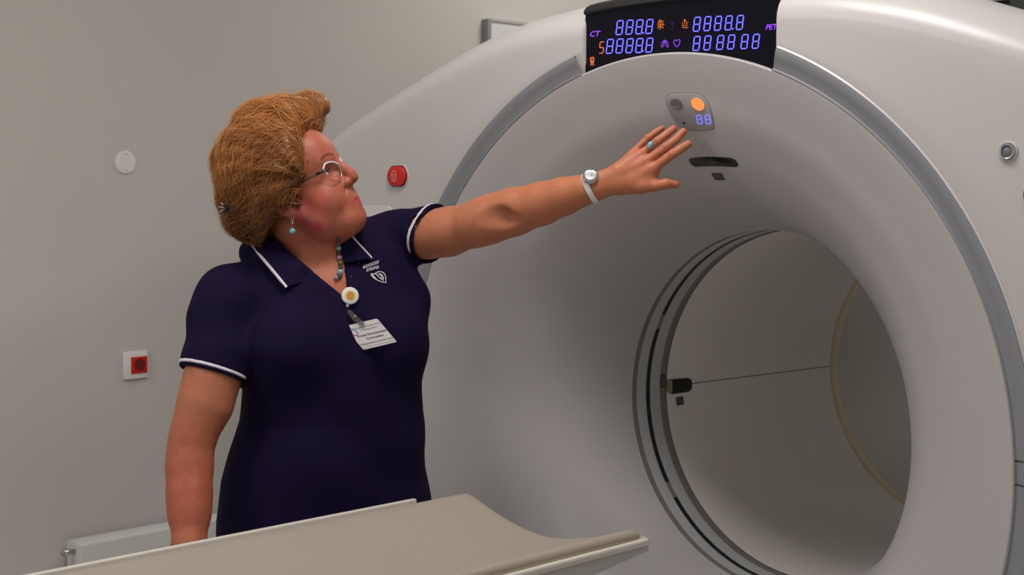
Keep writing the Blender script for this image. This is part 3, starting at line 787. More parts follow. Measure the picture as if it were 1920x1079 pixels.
S.u(Lh(sph((.0725, .016, .0325), .0142)), .005)
S.s_(Lh(ell((.0880, .0165, .0335), (.008, .0034, .0105))), .002)
S.s_(Lh(cap((.107, -.0245, .006), (.100, -.0215, .0068), .0028, .002)), .002)
S.s_(Lh(cap((.0965, -.026, .0205), (.084, -.056, .034), .0012, .0008)), .007)
S.u(Lh(cap((.1010, -.0480, 0), (.0925, -.0525, .019), .0048, .0026)), .004)
S.u(Lh(cap((.0990, -.0600, 0), (.0915, -.0570, .018), .0060, .0030)), .004)
S.s_(Lh(cap((.1075, -.0545, 0), (.0925, -.0560, .024), .0016, .0012)), .0016)
# ear
S.u(Lh(ell((-.014, .004, .0760), (.018, .032, .008))), .005)
S.u(Lh(sph((-.006, -.023, .0750), .0085)), .008)
S.s_(Lh(ell((-.010, .000, .0845), (.009, .017, .006))), .003)
# ---- extended (left) arm
LA = [((745, 448, 3.0), .040), ((800, 441, 2.962), .0495), ((840, 435, 2.945), .0505), ((897, 419, 2.905), .0475), ((925, 409, 2.89), .0485), ((965, 397, 2.87), .048), ((1016, 382, 2.84), .0425), ((1058, 368, 2.815), .0370), ((1093, 357, 2.795), .0292), ((1122, 349, 2.785), .0255)]
for (a, ra), (b, rb) in zip(LA[:-1], LA[1:]): S.u(cap(V(*a), V(*b), ra*.985-.003, rb*.985-.003), .020)
S.s_(ell(V(934, 408, 2.834), (.036, .0105, .016), np.stack([RT, TW, UP], 1)), .02)
def fd(px, py):                                    # depth of the face surface under a pixel
    return float((on_face(px, py)-CP) @ FW)
# wrist oval and palm
S.u(cap(V(1122, 341, 2.782), V(1158, 327, 2.775), .019, .019), .012)
S.u(cap(V(1122, 357, 2.782), V(1160, 344, 2.775), .018, .018), .012)
PX = 2.77/FPX
wr1, wr2, wr3 = V(1160, 322, 2.776), V(1160, 334, 2.774), V(1162, 346, 2.775)
FING = {'little': [(1192, 281, 2.790, 7.4), (1215, 259, 2.792, 6.2), (1230, 248, 2.797, 5.6), (1241, 241, 2.801, 5.0)],
        'ring':   [(1207, 285, 2.780, 8.6), (1233, 265, 2.778, 7.4), (1251, 251, 2.784, 6.7), (1263, 241.5, 2.789, 6.0)],
        'middle': [(1221, 296, 2.772, 9.4), (1249, 276, 2.768, 7.9), (1268, 261, 2.773, 7.1), (1281, 247, 2.779, 6.2)],
        'index':  [(1232, 311, 2.766, 9.6), (1260, 290, 2.758, 8.2), (1277, 279, 2.762, 7.4), (1290, 270.5, 2.768, 6.6)]}
thumb = [(1172, 350, 2.772, 13), (1203, 350, 2.768, 11.5), (1228, 349, 2.765, 9.2), (1249, 345, 2.764, 8.6), (1267, 346, 2.768, 6.6)]
for nm, wv in (('little', wr1), ('ring', wr1), ('middle', wr2), ('index', wr3)):
    q = FING[nm][0]; S.u(cap(wv, V(*q[:3])*.80+wv*.20, 15*PX, (q[3]+1.5)*PX), .008); S.u(cap(V(*q[:3])*.80+wv*.20, V(*q[:3]), (q[3]+.8)*PX, (q[3]-.3)*PX), .003)
for nm, q in FING.items():
    # metacarpal webbing kept low, so that the fingers stay apart
    for i in range(3): S.u(cap(V(*q[i][:3]), V(*q[i+1][:3]), q[i][3]*PX*(.93, 1.03, 1.13)[i], q[i+1][3]*PX*(1.03, 1.13, 1.18)[i]), .0012 if i == 0 else .002)
    S.u(sph(V(q[1][0]-.5, q[1][1]-.5, q[1][2]-.001), (q[1][3]+.6)*PX), .0015)
for i in range(4): S.u(cap(V(*thumb[i][:3]), V(*thumb[i+1][:3]), thumb[i][3]*PX*1.05, thumb[i+1][3]*PX*1.13), .008 if i < 2 else .004)
S.u(cap(wr3, V(1215, 338, 2.774), 17*PX, 14*PX), .010)
S.u(cap(wr3, V(1226, 324, 2.772), 15*PX, 10*PX), .010)
# ---- hanging (right) arm
RA = [((415, 640, 2.80), .046), ((397, 712, 2.775), .0545), ((384, 760, 2.765), .0530), ((366, 805, 2.755), .0450), ((357, 840, 2.75), .0425), ((355, 880, 2.74), .0442), ((355, 930, 2.72), .0425), ((355, 967, 2.705), .0390), ((355, 1024, 2.68), .0320), ((356, 1062, 2.665), .0275)]
S.u(cap(shR, V(*RA[0][0]), .040, .046), .02)
for (a, ra), (b, rb) in zip(RA[:-1], RA[1:]): S.u(cap(V(*a), V(*b), ra-.004, rb-.004), .022)
S.u(sph(V(333, 838, 2.765), .016), .012)
hc = V(356, 1062, 2.665); dn = np.array([0, 0, -1.0]); fwd = Lw
S.u(cap(hc, hc+dn*.07+Nw*.0, .024, .022), .012); S.u(cap(hc+fwd*.012, hc+dn*.085+fwd*.022, .017, .016), .01); S.u(cap(hc-fwd*.012, hc+dn*.085-fwd*.022, .017, .016), .01)
for i, (o_, ln) in enumerate(zip((-.030, -.010, .010, .029), (.062, .075, .078, .070))):
    a = hc+dn*.088+fwd*o_; b = a+dn*ln*.5+Nw*.006; c = b+dn*ln*.45+Nw*.018
    S.u(cap(a, b, .0092, .0083), .003); S.u(cap(b, c, .0083, .0070), .003)
a = hc+dn*.03+fwd*.025; S.u(cap(a, a+dn*.035+fwd*.028+Nw*.006, .013, .011), .008); b = a+dn*.035+fwd*.028+Nw*.006; S.u(cap(b, b+dn*.035+fwd*.006+Nw*.008, .010, .0082), .003)

base_c = np.array(s2l((205, 142, 112))); 
def lin(c): return np.array(s2l(c))
def blot(P, c, r, soft=.5):
    d = np.sqrt(((P-np.array(c))**2).sum(1))/r; return np.clip((1-d)/soft, 0, 1)[:, None]
def skin_tint(P):
    q = (P-HO) @ HM; c = np.tile(lin((180, 113, 84)), (len(P), 1))
    face = np.clip(1-(np.sqrt((q**2).sum(1))-.13)/.03, 0, 1)[:, None]
    c = c*(1-face)+lin((172, 97, 75))*face
    def mix(c, k, col): return c*(1-k)+np.array(col)*k
    red = lin((184, 62, 66))
    qs = np.stack([q[:, 0], q[:, 1], np.abs(q[:, 2])], 1)
    c = mix(c, blot(qs, (.050, -.028, .062), .038, .9)*.45, red)
    c = mix(c, blot(qs, (.118, -.006, .0), .022, .9)*.35, red)
    c = mix(c, blot(qs, (.02, -.02, .07), .03, .9)*.45, lin((170, 70, 90)))
    # two sharp red patches on jaw and neck, one near the ear
    for px, py, rr in ((588, 429, .0165), (574, 420, .012), (596, 424, .010), (562, 412, .011), (566, 372, .010)):
        h_ = hitpts.get((px, py))
        if h_ is not None: c = mix(c, blot(P, h_, rr*1.3, .8)*(.25 if (px, py) == (566, 372) else .72), lin((158, 38, 62)))
    # lips, brows, nails
    lip = ((qs[:, 0] > .085) & (qs[:, 2] < .0215)).astype(float)
    up = np.clip(1-np.abs(q[:, 1]+.0545+.1*qs[:, 2])/(.0100*(1-qs[:, 2]/.026)+1e-4), 0, 1)
    c = mix(c, (np.clip(up*2.2, 0, 1)*lip*(qs[:, 0] > .0875))[:, None]*.85, lin((190, 62, 72)))
    bt = np.clip((qs[:, 2]-.012)/.036, 0, 1); by_ = .0425+.007*np.sin(bt*2.6)-.003*bt
    br = np.clip(1-np.abs(q[:, 1]-by_)/.0040, 0, 1)*((qs[:, 2] > .012) & (qs[:, 2] < .047) & (q[:, 0] > .05))
    c = mix(c, (np.clip(br*1.7, 0, 1))[:, None]*.8, lin((96, 52, 36)))
    # redder hand and elbow crook, forearm tan
    c = mix(c, blot(P, V(1215, 300, 2.78), .10, .7)*.45, lin((182, 100, 76)))
    c = mix(c, blot(P, V(1050, 365, 2.8), .20, .8)*.45, lin((182, 108, 72)))
    c = mix(c, blot(P, V(355, 930, 2.72), .20, .8)*.55, lin((166, 72, 56)))
    c = mix(c, blot(P, V(650, 545, 2.85), .07, .8)*.5, lin((196, 100, 72)))
    # freckles on the arms
    rng = np.random.RandomState(3)
    for _ in range(60):
        if rng.rand() < .6: x = rng.uniform(840, 1080); p = hit_s(x, 430-(x-840)*.3+rng.uniform(-28, 28))
        else: y = rng.uniform(740, 1010); p = hit_s(360+rng.uniform(-30, 30), y)
        if p is None: continue
        c = mix(c, blot(P, p, rng.uniform(.0016, .0028), .6)*rng.uniform(.15, .45), lin((140, 75, 52)))
    return c
class SkinLocal:                                     # culled copies speed up the marches
    pass
def hit_s(px, py):
    c = V(px, py, 2.85); return hit(px, py, lambda P: S(P, _cull(c)), 2.5, 3.1)
_cc = {}
def _cull(c):
    k = tuple(np.round(c/.06).astype(int))
    if k not in _cc: _cc[k] = S.cull(c, .16)
    return _cc[k] or S.p
hitpts = {(px, py): hit_s(px, py) for px, py in ((588, 429), (574, 420), (596, 424), (562, 412), (566, 372))}
body = net_obj('body', S, (-.95, -1.05, .55), (.35, .25, 1.70), .0021, M['skin'], W, skin_tint)
# eyes
for s in (1, -1):
    e = ball('eye', H(.0725, .016, s*.0325), .0131, M['eyewhite'], W, 16)
    ball('iris', H(.0725, .016, s*.0325)+(hf*.985+hu*.16)*.0086, .0058, M['iris'], e, 12)
for s in (1, -1):
    tube('eyelashes', [H(.0868, .0195, s*.0235), H(.0885, .0215, s*.030), H(.0870, .0215, s*.037), H(.0815, .0185, s*.0435)], [.0007, .0012, .0012, .0007], M['framedark'], W, 6)
# nails
for nm, q in list(FING.items())+[('thumb', thumb[1:])]:
    a, b = V(*q[2][:3]), V(*q[3][:3]); t = (b-a)/np.linalg.norm(b-a); r = q[3][3]*PX
    u = TW-t*(TW @ t); u /= np.linalg.norm(u); v = np.cross(t, u)
    ball('nail', b+u*r*.66-t*r*.05+v*0, r*.72, M['nail'], W, 12, (1.05, .80, .42), np.stack([t, v, u], 1))

# ---- shirt
SH = Field()
rows = [(.60, -.013, .0, .226, .168), (.72, -.013, .0, .226, .168), (.82, -.013, .0, .224, .168), (.90, -.011, .0, .214, .165), (.96, -.006, .005, .203, .158), (1.02, .0, .005, .189, .150), (1.08, .004, .008, .186, .146), (1.15, .008, .010, .183, .140), (1.22, .008, .005, .176, .128), (1.29, .006, -.005, .160, .108), (1.35, .01, -.02, .120, .085), (1.42, .02, -.02, .06, .06)]
ra_ = np.array(rows)
def torso(P):
    z = np.clip(P[:, 2], .6, 1.42)
    l0 = np.interp(z, ra_[:, 0], ra_[:, 1]); n0 = np.interp(z, ra_[:, 0], ra_[:, 2]); a = np.interp(z, ra_[:, 0], ra_[:, 3]); b = np.interp(z, ra_[:, 0], ra_[:, 4])
    q = P-np.array([trunk[0], trunk[1], 0]); l = q @ Lw-l0; n = q @ Nw-n0
    k0 = np.sqrt((l/a)**2+(n/b)**2)+1e-9; k1 = np.sqrt((l/a**2)**2+(n/b**2)**2)+1e-9; d = k0*(k0-1)/k1
    # soft creases in the knit
    zz = P[:, 2]
    w_ = .0035*np.sin(zz*34+l*9+np.sin(l*16)*1.4)*np.clip((1.16-zz)/.15, 0, 1)*np.clip((l+.22)/.2, .15, 1)
    w_ += .003*np.sin(l*42+zz*16)*np.clip((zz-.95)/.2, 0, 1)*np.clip((1.25-zz)/.1, 0, 1)
    return d+w_
SH.u(torso, .01)
SH.i_(lambda P: .70-P[:, 2], .004); SH.i_(lambda P: P[:, 2]-1.44, .004)
SH.u(ell(V(546, 655, 2.80), (.085, .075, .080), TM), .05)
SH.u(ell(V(728, 640, 2.90), (.080, .072, .078), TM), .05)
SH.u(cap(V(560, 478, 2.93), shR+UP*-.002, .045, .055), .04)
SH.u(cap(V(640, 455, 2.98), V(752, 445, 3.005), .040, .054), .035)
SH.u(cap(V(480, 475, 2.97), V(640, 450, 3.02), .035, .03), .03)
SH.u(cap(V(715, 500, 2.95), V(760, 560, 2.96), .055, .05), .05)
SLV = [(V(745, 446, 3.005), V(835, 437, 2.94), .0585, .0605, V(809, 443, 2.955)), (shR, V(394, 735, 2.77), .071, .0665, V(400, 706, 2.785))]
ax0 = V(855, 428, 2.93)-V(760, 446, 3.0); ax1 = V(388, 760, 2.77)-V(418, 600, 2.82)
hems = []
hem_dirs = [np.array(V(822, 391, 2.95)-V(797, 497, 2.955)), np.array(V(460, 721, 2.76)-V(339, 695, 2.80))]
def hem_normal(ax, hd):
    hd = hd/np.linalg.norm(hd); n = ax/np.linalg.norm(ax); n = n-hd*(n @ hd); return n/np.linalg.norm(n)
for (a, b, ra, rb, hc_), ax, hd in zip(SLV, (ax0, ax1), hem_dirs):
    n = hem_normal(ax, hd); hems.append((hc_, n, a, b, ra, rb))
def sleeve(i, grow=0):
    hc_, n, a, b, ra, rb = hems[i]; c = cap(a, b, ra+grow, rb+grow)
    fold = (lambda P: .003*np.sin(((P-hc_) @ UP)*55+((P-hc_) @ RT)*22)) if i == 0 else (lambda P: .0035*np.sin(((P-hc_) @ n)*60+((P-hc_) @ RT)*28)*np.clip(-((P-hc_) @ n)/.06, 0, 1))
    return lambda P: np.maximum(c(P)+fold(P), (P-hc_) @ n)
for i in (0, 1): SH.u(sleeve(i), .022 if i else .018)
def tunnel(i):
    hc_, n, a, b, ra, rb = hems[i]; t = (b-a)/np.linalg.norm(b-a)
    c = cap(hc_-n*.035, hc_+n*.08, rb-.006, rb-.006)
    return lambda P: np.maximum(c(P), -((P-hc_) @ n)-.022)
for i in (0, 1): SH.s_(tunnel(i), .001)
# neckline: a V shaped opening, cut along the chest normal
neck_px = [(520, 455), (560, 488), (600, 520), (630, 542), (655, 565), (650, 540), (641, 505), (634, 470), (632, 440)]
nd = 2.88
def poly_cut(P):
    # region right of the left edge line and left of the right edge line, down to the tip
    d = P-CP; z = d @ FW; x = 960+FPX*(d @ RT)/z; y = 539.5-FPX*(d @ UP)/z
    return x, y, z
def edge_plane(p, q, inside):                      # a plane through the edge p-q of the neckline
    a, b = V(*p, nd), V(*q, nd); n = np.cross(a-CP, b-CP); n /= np.linalg.norm(n)
    if n @ (V(*inside, nd)-a) > 0: n = -n
    return a, n
ea, en = edge_plane((508, 446), (656, 566), (600, 480)); fa, fn_ = edge_plane((633, 440), (656, 566), (600, 480))
SH.s_(lambda P: np.maximum(np.maximum((P-ea) @ en, (P-fa) @ fn_), (P-CP) @ FW-2.97), .003)
SH.s_(cap(H(-.02, -.05, 0), V(588, 480, 2.94), .060, .058), .006)
shirt = net_obj('polo_shirt', SH, (-.95, -.85, .69), (-.18, -.02, 1.50), .0036, M['navy'], W)
def hit_c(px, py, lift=.0): return hit(px, py, SH, 2.5, 3.2, lift)
# sleeve bands
for i in (0, 1):
    B_ = Field(); hc_, n, a, b, ra, rb = hems[i]
    B_.u(sleeve(i, .0014), .001)
    off = (.0085, .0150) if i == 0 else (.0065, .0125)
    B_.i_(lambda P, hc_=hc_, n=n: np.abs((P-hc_) @ n+(off[0]+off[1])/2)-(off[1]-off[0])/2-.0004, .0008)
    B_.s_(tunnel(i), .0008)
    lo = hc_-.11; hi = hc_+.11
    tag(net_obj('sleeve_stripe', B_, lo, hi, .0022, M['knitwhite'], shirt), 'white stripe round the sleeve hem')
# collar flaps
def loft_px(name, A, B, m, parent, n=14, k=6, liftA=.004, liftB=.010, th=.0022, bulge=.004, fA=None, fB=None):
    A = [np.array(p) for p in A]; B = [np.array(p) for p in B]
    A = spline(A, n); B = spline(B, n); N = min(len(A), len(B)); A = A[:N]; B = B[:N]; vs = []
    for i in range(N):
        for j in range(k+1):
            t = j/k; p = A[i]*(1-t)+B[i]*t; vs.append(p+TW*bulge*math.sin(PI*t))
    o = mesh_obj(name, vs, grid_faces(N, k+1), m, parent)
    md = o.modifiers.new('th', 'SOLIDIFY'); md.thickness = th; md.offset = 0
    return o
def cs(px, py, lift):
    p = hit_c(px, py)
    if p is None: p = V(px, py, 2.93)
    return p-(FW*lift)
def sk(px, py, lift):
    p = hit(px, py, S, 2.5, 3.2)
    if p is None: p = V(px, py, 2.93)
    return p-FW*lift
inner = [sk(487, 436, .004), sk(520, 452, .012), sk(548, 476, .013), sk(578, 501, .010), cs(600, 520, .010)]
outer = [cs(469, 452, .016), cs(482, 474, .017), cs(500, 497, .017), cs(518, 520, .016), cs(534, 541, .015)]
mid = [cs(469, 452, .014)]
c1 = loft_px('collar', inner, outer, M['navy'], shirt, bulge=.008)
def band(A, w_px, m, name, par, lift=.0016):
    vs = []; P_ = spline(A, 8)
    for i, p in enumerate(P_):
        t = P_[min(i+1, len(P_)-1)]-P_[max(i-1, 0)]; t /= np.linalg.norm(t); s_ = np.cross(t, TW); s_ /= np.linalg.norm(s_)
        ww = w_px/FPX*2.85/2; vs += [p+s_*ww+TW*(lift-.0012), p+s_*ww+TW*lift, p-s_*ww+TW*lift, p-s_*ww+TW*(lift-.0012)]
    return mesh_obj(name, vs, grid_faces(len(P_), 4), m, par)
inset = lambda A, B, t: [a*(1-t)+b*t+TW*.004*math.sin(PI*t) for a, b in zip(A, B)]
tag(band(inset(outer, inner, .085), 5.6, M['knitwhite'], 'collar_stripe', c1, .0034), 'white stripe along the collar edge')
inner2 = [cs(641, 436, .004), cs(640, 455, .006), cs(642, 476, .008), cs(648, 494, .008)]
outer2 = [cs(652, 431, .010), cs(664, 444, .012), cs(682, 463, .012), cs(702, 484, .011)]
c2 = loft_px('collar', inner2, outer2, M['navy'], shirt, bulge=.004)
tag(band(inset(outer2, inner2, .06), 3.4, M['knitwhite'], 'collar_stripe', c2, .0026), 'white stripe along the collar edge')
for px, py in ((672.5, 493), (657.5, 519.5)): ball('button', cs(px, py, .002), .0022, M['slate'], shirt, 8, (1, .5, 1))
# emblem: lettering and heart on the chest
cm = lambda x, y: cs(x, y, .0025)
text_obj('emblem_lettering', 'МОСКОВСКАЯ', (680.5, 504.5), (4.15, -1.45), (.4, -8.2), cm, M['knitwhite'], shirt, bold=.015)
text_obj('emblem_lettering', 'БОЛЬНИЦА', (687, 510), (4.2, -1.25), (.6, -8.0), cm, M['knitwhite'], shirt, bold=.015)
ex = lambda x, y: (640+x/8.993, 460+y/8.993)
he = [(505, 500), (500, 488), (515, 482), (560, 490), (580, 470), (620, 450), (660, 447), (705, 460), (735, 490), (750, 540), (755, 632), (680, 620), (610, 590), (550, 555), (510, 510), (505, 500)]
he2 = [(520, 492), (560, 540), (600, 582)]
he3 = [(580, 478), (640, 545), (715, 598), (714, 560), (700, 515), (670, 490), (640, 484), (618, 492)]
he4 = [(640, 492), (662, 505), (685, 545), (694, 575)]
ribbon_obj('heart_emblem', [[ex(*p) for p in s] for s in (he, he2, he3, he4)], 1.5, cm, M['knitwhite'], shirt)

# ---- trousers and shoes (hidden behind the bed)
TR = Field()
TR.u(ell(TP(0, 0, .80), (.195, .15, .14), TM), .02)
for s in (-1, 1):
    TR.u(cap(TP(s*.09, 0, .75), TP(s*.10, .0, .45), .098, .075), .03); TR.u(cap(TP(s*.10, 0, .45), TP(s*.11, -.01, .10), .072, .062), .02)
TR.i_(lambda P: P[:, 2]-.86, .004)
net_obj('trousers', TR, (-.85, -.80, .03), (-.25, .0, .88), .009, M['trouser'], W)
for s in (-1, 1):
    F_ = Field(); F_.u(cap(TP(s*.11, -.05, .045), TP(s*.115, .10, .035), .042, .034), .02); F_.i_(lambda P: -P[:, 2]+.001, .002)
    net_obj('shoe', F_, TP(s*.11, 0, 0)-np.array((.2, .2, .01)), TP(s*.11, 0, .12)+np.array((.2, .2, .0)), .006, M['black'], W)

# ---- hair
HB = Field()
def hc2(px, py, d, r, k=.02, sq=1): HB.u(sph(V(px, py, d), r/FPX*d), k)
hb = [(500, 265, 2.84, 72), (478, 310, 2.84, 74), (468, 350, 2.84, 62), (470, 385, 2.85, 50), (465, 405, 2.87, 34), (540, 228, 2.84, 52), (578, 212, 2.86, 32), (590, 200, 2.88, 22), (520, 350, 2.81, 45), (530, 300, 2.80, 55), (545, 385, 2.79, 20), (450, 290, 2.88, 46), (505, 260, 2.93, 62), (480, 330, 2.93, 66), (570, 225, 2.93, 34), (500, 395, 2.84, 36), (470, 415, 2.90, 24)]
for q in hb: hc2(*q)
HB.u(ell(H(-.03, .055, 0), (.10, .088, .092), HM), .02)
HB.u(ell(H(-.065, -.01, 0), (.055, .075, .085), HM), .02)
# keep the face and the neck free
HB.s_(Lh(ell((.118, -.03, 0), (.100, .108, .13))), .010)
HB.s_(Lh(ell((.045, -.062, 0), (.07, .055, .12))), .010)
HB.s_(sph(V(548, 400, 2.77), .023), .01); HB.s_(sph(V(520, 402, 2.77), .018), .01); HB.s_(cap(V(530, 425, 2.80), V(506, 452, 2.84), .030, .030), .012); HB.s_(sph(V(528, 462, 2.85), .040), .01); HB.s_(sph(V(587, 292, 2.78), .014), .006)
def strandy(P):
    q = (P-HO) @ HM; r = np.sqrt(q[:, 0]**2+q[:, 1]**2)
    a = np.arctan2(q[:, 1]-.03, q[:, 0]-.05)
    return .0050*np.sin(a*6+q[:, 2]*34+np.sin(r*50)*1.6)+.0016*np.sin(a*23-r*60+q[:, 2]*30)
_base = HB.p
HBW = Field(); HBW.p = list(_base)
_f = HB.__call__
class Wavy(Field):
    def __call__(s, P, prims=None): return Field.__call__(s, P, prims)+strandy(P)
HW = Wavy(); HW.p = list(_base)
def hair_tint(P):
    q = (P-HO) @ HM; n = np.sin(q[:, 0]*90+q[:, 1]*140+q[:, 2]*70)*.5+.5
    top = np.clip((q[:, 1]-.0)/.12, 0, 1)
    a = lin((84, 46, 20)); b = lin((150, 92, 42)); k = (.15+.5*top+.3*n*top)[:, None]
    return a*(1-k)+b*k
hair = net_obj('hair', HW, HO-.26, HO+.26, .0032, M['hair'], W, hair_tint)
# strands combed from the parting over the crown and back, laid on the hair body
def grad(P, e=.002):
    g = np.stack([HB(P+np.eye(3)[i]*e)-HB(P-np.eye(3)[i]*e) for i in range(3)], 1)
    return g/(np.linalg.norm(g, axis=1, keepdims=True)+1e-9)
NS = 9000; NSEG = 16
rng = np.random.RandomState(7)
seed = []
while len(seed) < NS:
    d = rng.normal(size=(4000, 3)); d /= np.linalg.norm(d, axis=1, keepdims=True)
    P = HO+hu*.03-hf*.03+d*.2
    for _ in range(14): P = P-d*np.clip(HB(P), -.05, .05)[:, None]*.8
    q = (P-HO) @ HM; ok = (np.abs(HB(P)) < .002)
    seed += list(P[ok])
P = np.array(seed[:NS])
lens_ = rng.uniform(.007, .015, NS); ph = rng.uniform(0, 6.28, NS); lift = rng.uniform(-.001, .0045, NS)+(rng.rand(NS) < .10)*rng.uniform(.0, .008, NS); rough = rng.uniform(.4, 1.3, NS)
lockid = np.floor(((P-HO) @ HM) @ np.array([31., 43., 37.])).astype(int)
q0 = (P-HO) @ HM; lphase = np.sin(q0[:, 0]*30)*2.0+np.sin(q0[:, 1]*26+1)*2.0+q0[:, 2]*22
path = [P.copy()]
for i in range(NSEG):
    q = (P-HO) @ HM
    # flow: away from the forehead, up and back over the crown, then down and back at the sides
    fl = np.stack([-.9+0*q[:, 0], .55-7.5*(q[:, 1]*.0+np.clip(-q[:, 0]+.05, 0, .2))*1.0-2.0*np.clip(np.abs(q[:, 2])-.05, 0, 1)*4, .0*q[:, 2]], 1)
    wob = np.sin(i*.48+lphase+ph*.07)*1.0*rough
    tang = np.cross(grad(P) @ HM, fl); tang /= np.linalg.norm(tang, axis=1, keepdims=True)+1e-9
    fl = fl/np.linalg.norm(fl, axis=1, keepdims=True)+tang*wob[:, None]
    fw_ = fl @ HM.T; g = grad(P); fw_ = fw_-g*(fw_*g).sum(1)[:, None]; fw_ /= np.linalg.norm(fw_, axis=1, keepdims=True)+1e-9
    P = P+fw_*lens_[:, None]; dd = HB(P); P = P-g*(dd-(lift+.0006+strandy(P)*-1*.8))[:, None]
    path.append(P.copy())
path = np.stack(path, 1)
bad = (np.linalg.norm(path-V(532, 458, 2.80), axis=2) < .040).any(1) | (np.linalg.norm(np.diff(path, axis=1), axis=2) > .035).any(1) | (np.abs(HB(path.reshape(-1, 3))).reshape(NS, -1) > .02).any(1) | (np.linalg.norm(path-V(583, 293, 2.78), axis=2) < .012).any(1)
path = path[~bad]; q0 = q0[~bad]; NS = len(path); hv = []; hfc = []; rad = rng.uniform(.00032, .0007, NS); tone = rng.rand(NS)
G = grad(path.reshape(-1, 3)).reshape(path.shape)
tang = np.gradient(path, axis=1); tang /= np.linalg.norm(tang, axis=2, keepdims=True)+1e-9
side = np.cross(tang, G); side /= np.linalg.norm(side, axis=2, keepdims=True)+1e-9
tp = np.sin(np.linspace(.35, PI-.12, NSEG+1))[None, :, None]*rad[:, None, None]
tri = np.stack([path+side*tp, path-side*tp, path+G*tp*1.0], 2)     # three-sided strands
hvv = tri.reshape(-1, 3); n1_ = NSEG+1
bi = (np.arange(NS)[:, None]*n1_+np.arange(NSEG)[None, :])*3
Fq = []
for a, b in ((0, 2), (2, 1), (1, 0)): Fq.append(np.stack([bi+a, bi+b, bi+3+b, bi+3+a], -1).reshape(-1, 4))
Fq = np.concatenate(Fq)
me = bpy.data.meshes.new('hair_strands'); me.vertices.add(len(hvv)); me.loops.add(len(Fq)*4); me.polygons.add(len(Fq))
me.vertices.foreach_set('co', hvv.astype('f').ravel()); me.loops.foreach_set('vertex_index', Fq.astype('i').ravel()); me.polygons.foreach_set('loop_start', np.arange(0, len(Fq)*4, 4, dtype='i'))
me.update(calc_edges=True); me.polygons.foreach_set('use_smooth', [True]*len(Fq)); me.materials.append(M['hair'])
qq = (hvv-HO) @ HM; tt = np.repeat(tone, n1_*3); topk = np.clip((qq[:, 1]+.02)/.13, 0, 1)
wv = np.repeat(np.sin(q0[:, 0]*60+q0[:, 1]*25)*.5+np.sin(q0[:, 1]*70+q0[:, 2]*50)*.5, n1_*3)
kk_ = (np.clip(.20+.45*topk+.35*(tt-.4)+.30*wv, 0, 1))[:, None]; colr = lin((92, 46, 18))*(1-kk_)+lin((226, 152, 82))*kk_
at = me.color_attributes.new('tint', 'FLOAT_COLOR', 'POINT'); at.data.foreach_set('color', np.concatenate([colr, np.ones((len(colr), 1))], 1).astype('f').ravel())
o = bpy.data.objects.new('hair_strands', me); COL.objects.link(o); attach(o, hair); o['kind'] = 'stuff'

# ================================================================== WORN THINGS
# spectacles
SP = thing('spectacles', 'thin metal framed spectacles worn by the woman', 'glasses', H(.10, .02, 0))
def lens_outline(s, k=1):
    pts = [(-.025, .010), (-.012, .0185), (.008, .0175), (.0215, .010), (.022, -.004), (.013, -.0180), (-.006, -.0205), (-.019, -.013)]
    return [(a*k, b*k) for a, b in pts]
for s in (1, -1):
    cen = H(.0945, .0145, s*.0345); ex_ = -hs*s*.95+hf*.32; ex_ /= np.linalg.norm(ex_); uy = hu*.99-hf*.05
    out = spline([np.array([a, b]) for a, b in lens_outline(s)]+[np.array(lens_outline(s)[0])], 4)[:-1]
    rim = [cen+ex_*a+uy*b for a, b in out]
    tube('rim', rim, .0010, M['frame'], SP, 6, closed=True)
    upr = [p+hf*.0004 for p, (a, b) in zip(rim, out) if b > .004]
    upr2 = sorted(upr, key=lambda p: float((p-cen) @ ex_)); tag(tube('brow_bar', upr2, .0019, M['strap'], SP, 6), 'pale upper rim of the spectacles')
    nn = np.cross(ex_, uy); lv = [p for p in rim]+[cen+nn*.0005]; f = [(i, (i+1) % len(rim), len(rim)) for i in range(len(rim))]
    lo_ = mesh_obj('lens', lv, f, M['lens'], SP)
    # temple: two thin bars with struts, meeting at the ear
    hinge = cen-ex_*.0255+uy*.008; ear = H(-.012, .020, s*.079)
    a1 = hinge+uy*.0022; a2 = hinge-uy*.0028; e1 = hinge+(ear-hinge)*.72+hs*s*.003
    tube('temple', [hinge, hinge+(e1-hinge)*.2, hinge+(e1-hinge)*.21], [.0030, .0032, .0026], M['framedark'], SP, 6)
    tube('temple', [a1+(e1-a1)*.18, a1+(e1-a1)*.6, e1], .0010, M['framedark'], SP, 6)
    tube('temple', [a2+(e1-a2)*.18, a2+(e1-a2)*.6, e1], .0010, M['framedark'], SP, 6)
    for t_ in (.38, .58, .78): tube('temple', [a1+(e1-a1)*t_, a2+(e1-a2)*(t_+.03)], .0009, M['framedark'], SP, 5)
    tube('temple', [e1, ear, H(-.022, .004, s*.081)], [.0014, .0014, .0014], M['framedark'], SP, 6)
tube('bridge', [H(.1005, .017, .0135), H(.1045, .021, 0), H(.1005, .017, -.0135)], .0012, M['frame'], SP, 6)
# earring
eb = V(548, 405, 2.762)
ER = thing('earring', 'silver hoop earring with a round turquoise bead hanging from her ear', 'earring', eb)
ep = sk(549, 410, .004)
hoop = [ep+RT*.0035*math.cos(a)*.6+UP*(.0070*math.sin(a)) for a in np.linspace(0, 2*PI, 17)[:-1]]
tube('hoop', hoop, .0008, M['steel'], ER, 6, closed=True)
tube('link', [ep-UP*.007, ep-UP*.016], .0006, M['steel'], ER, 5)
ball('bead', V(548.5, 434, float((ep-CP) @ FW)-.003), .0062, M['turq'], ER, 16)
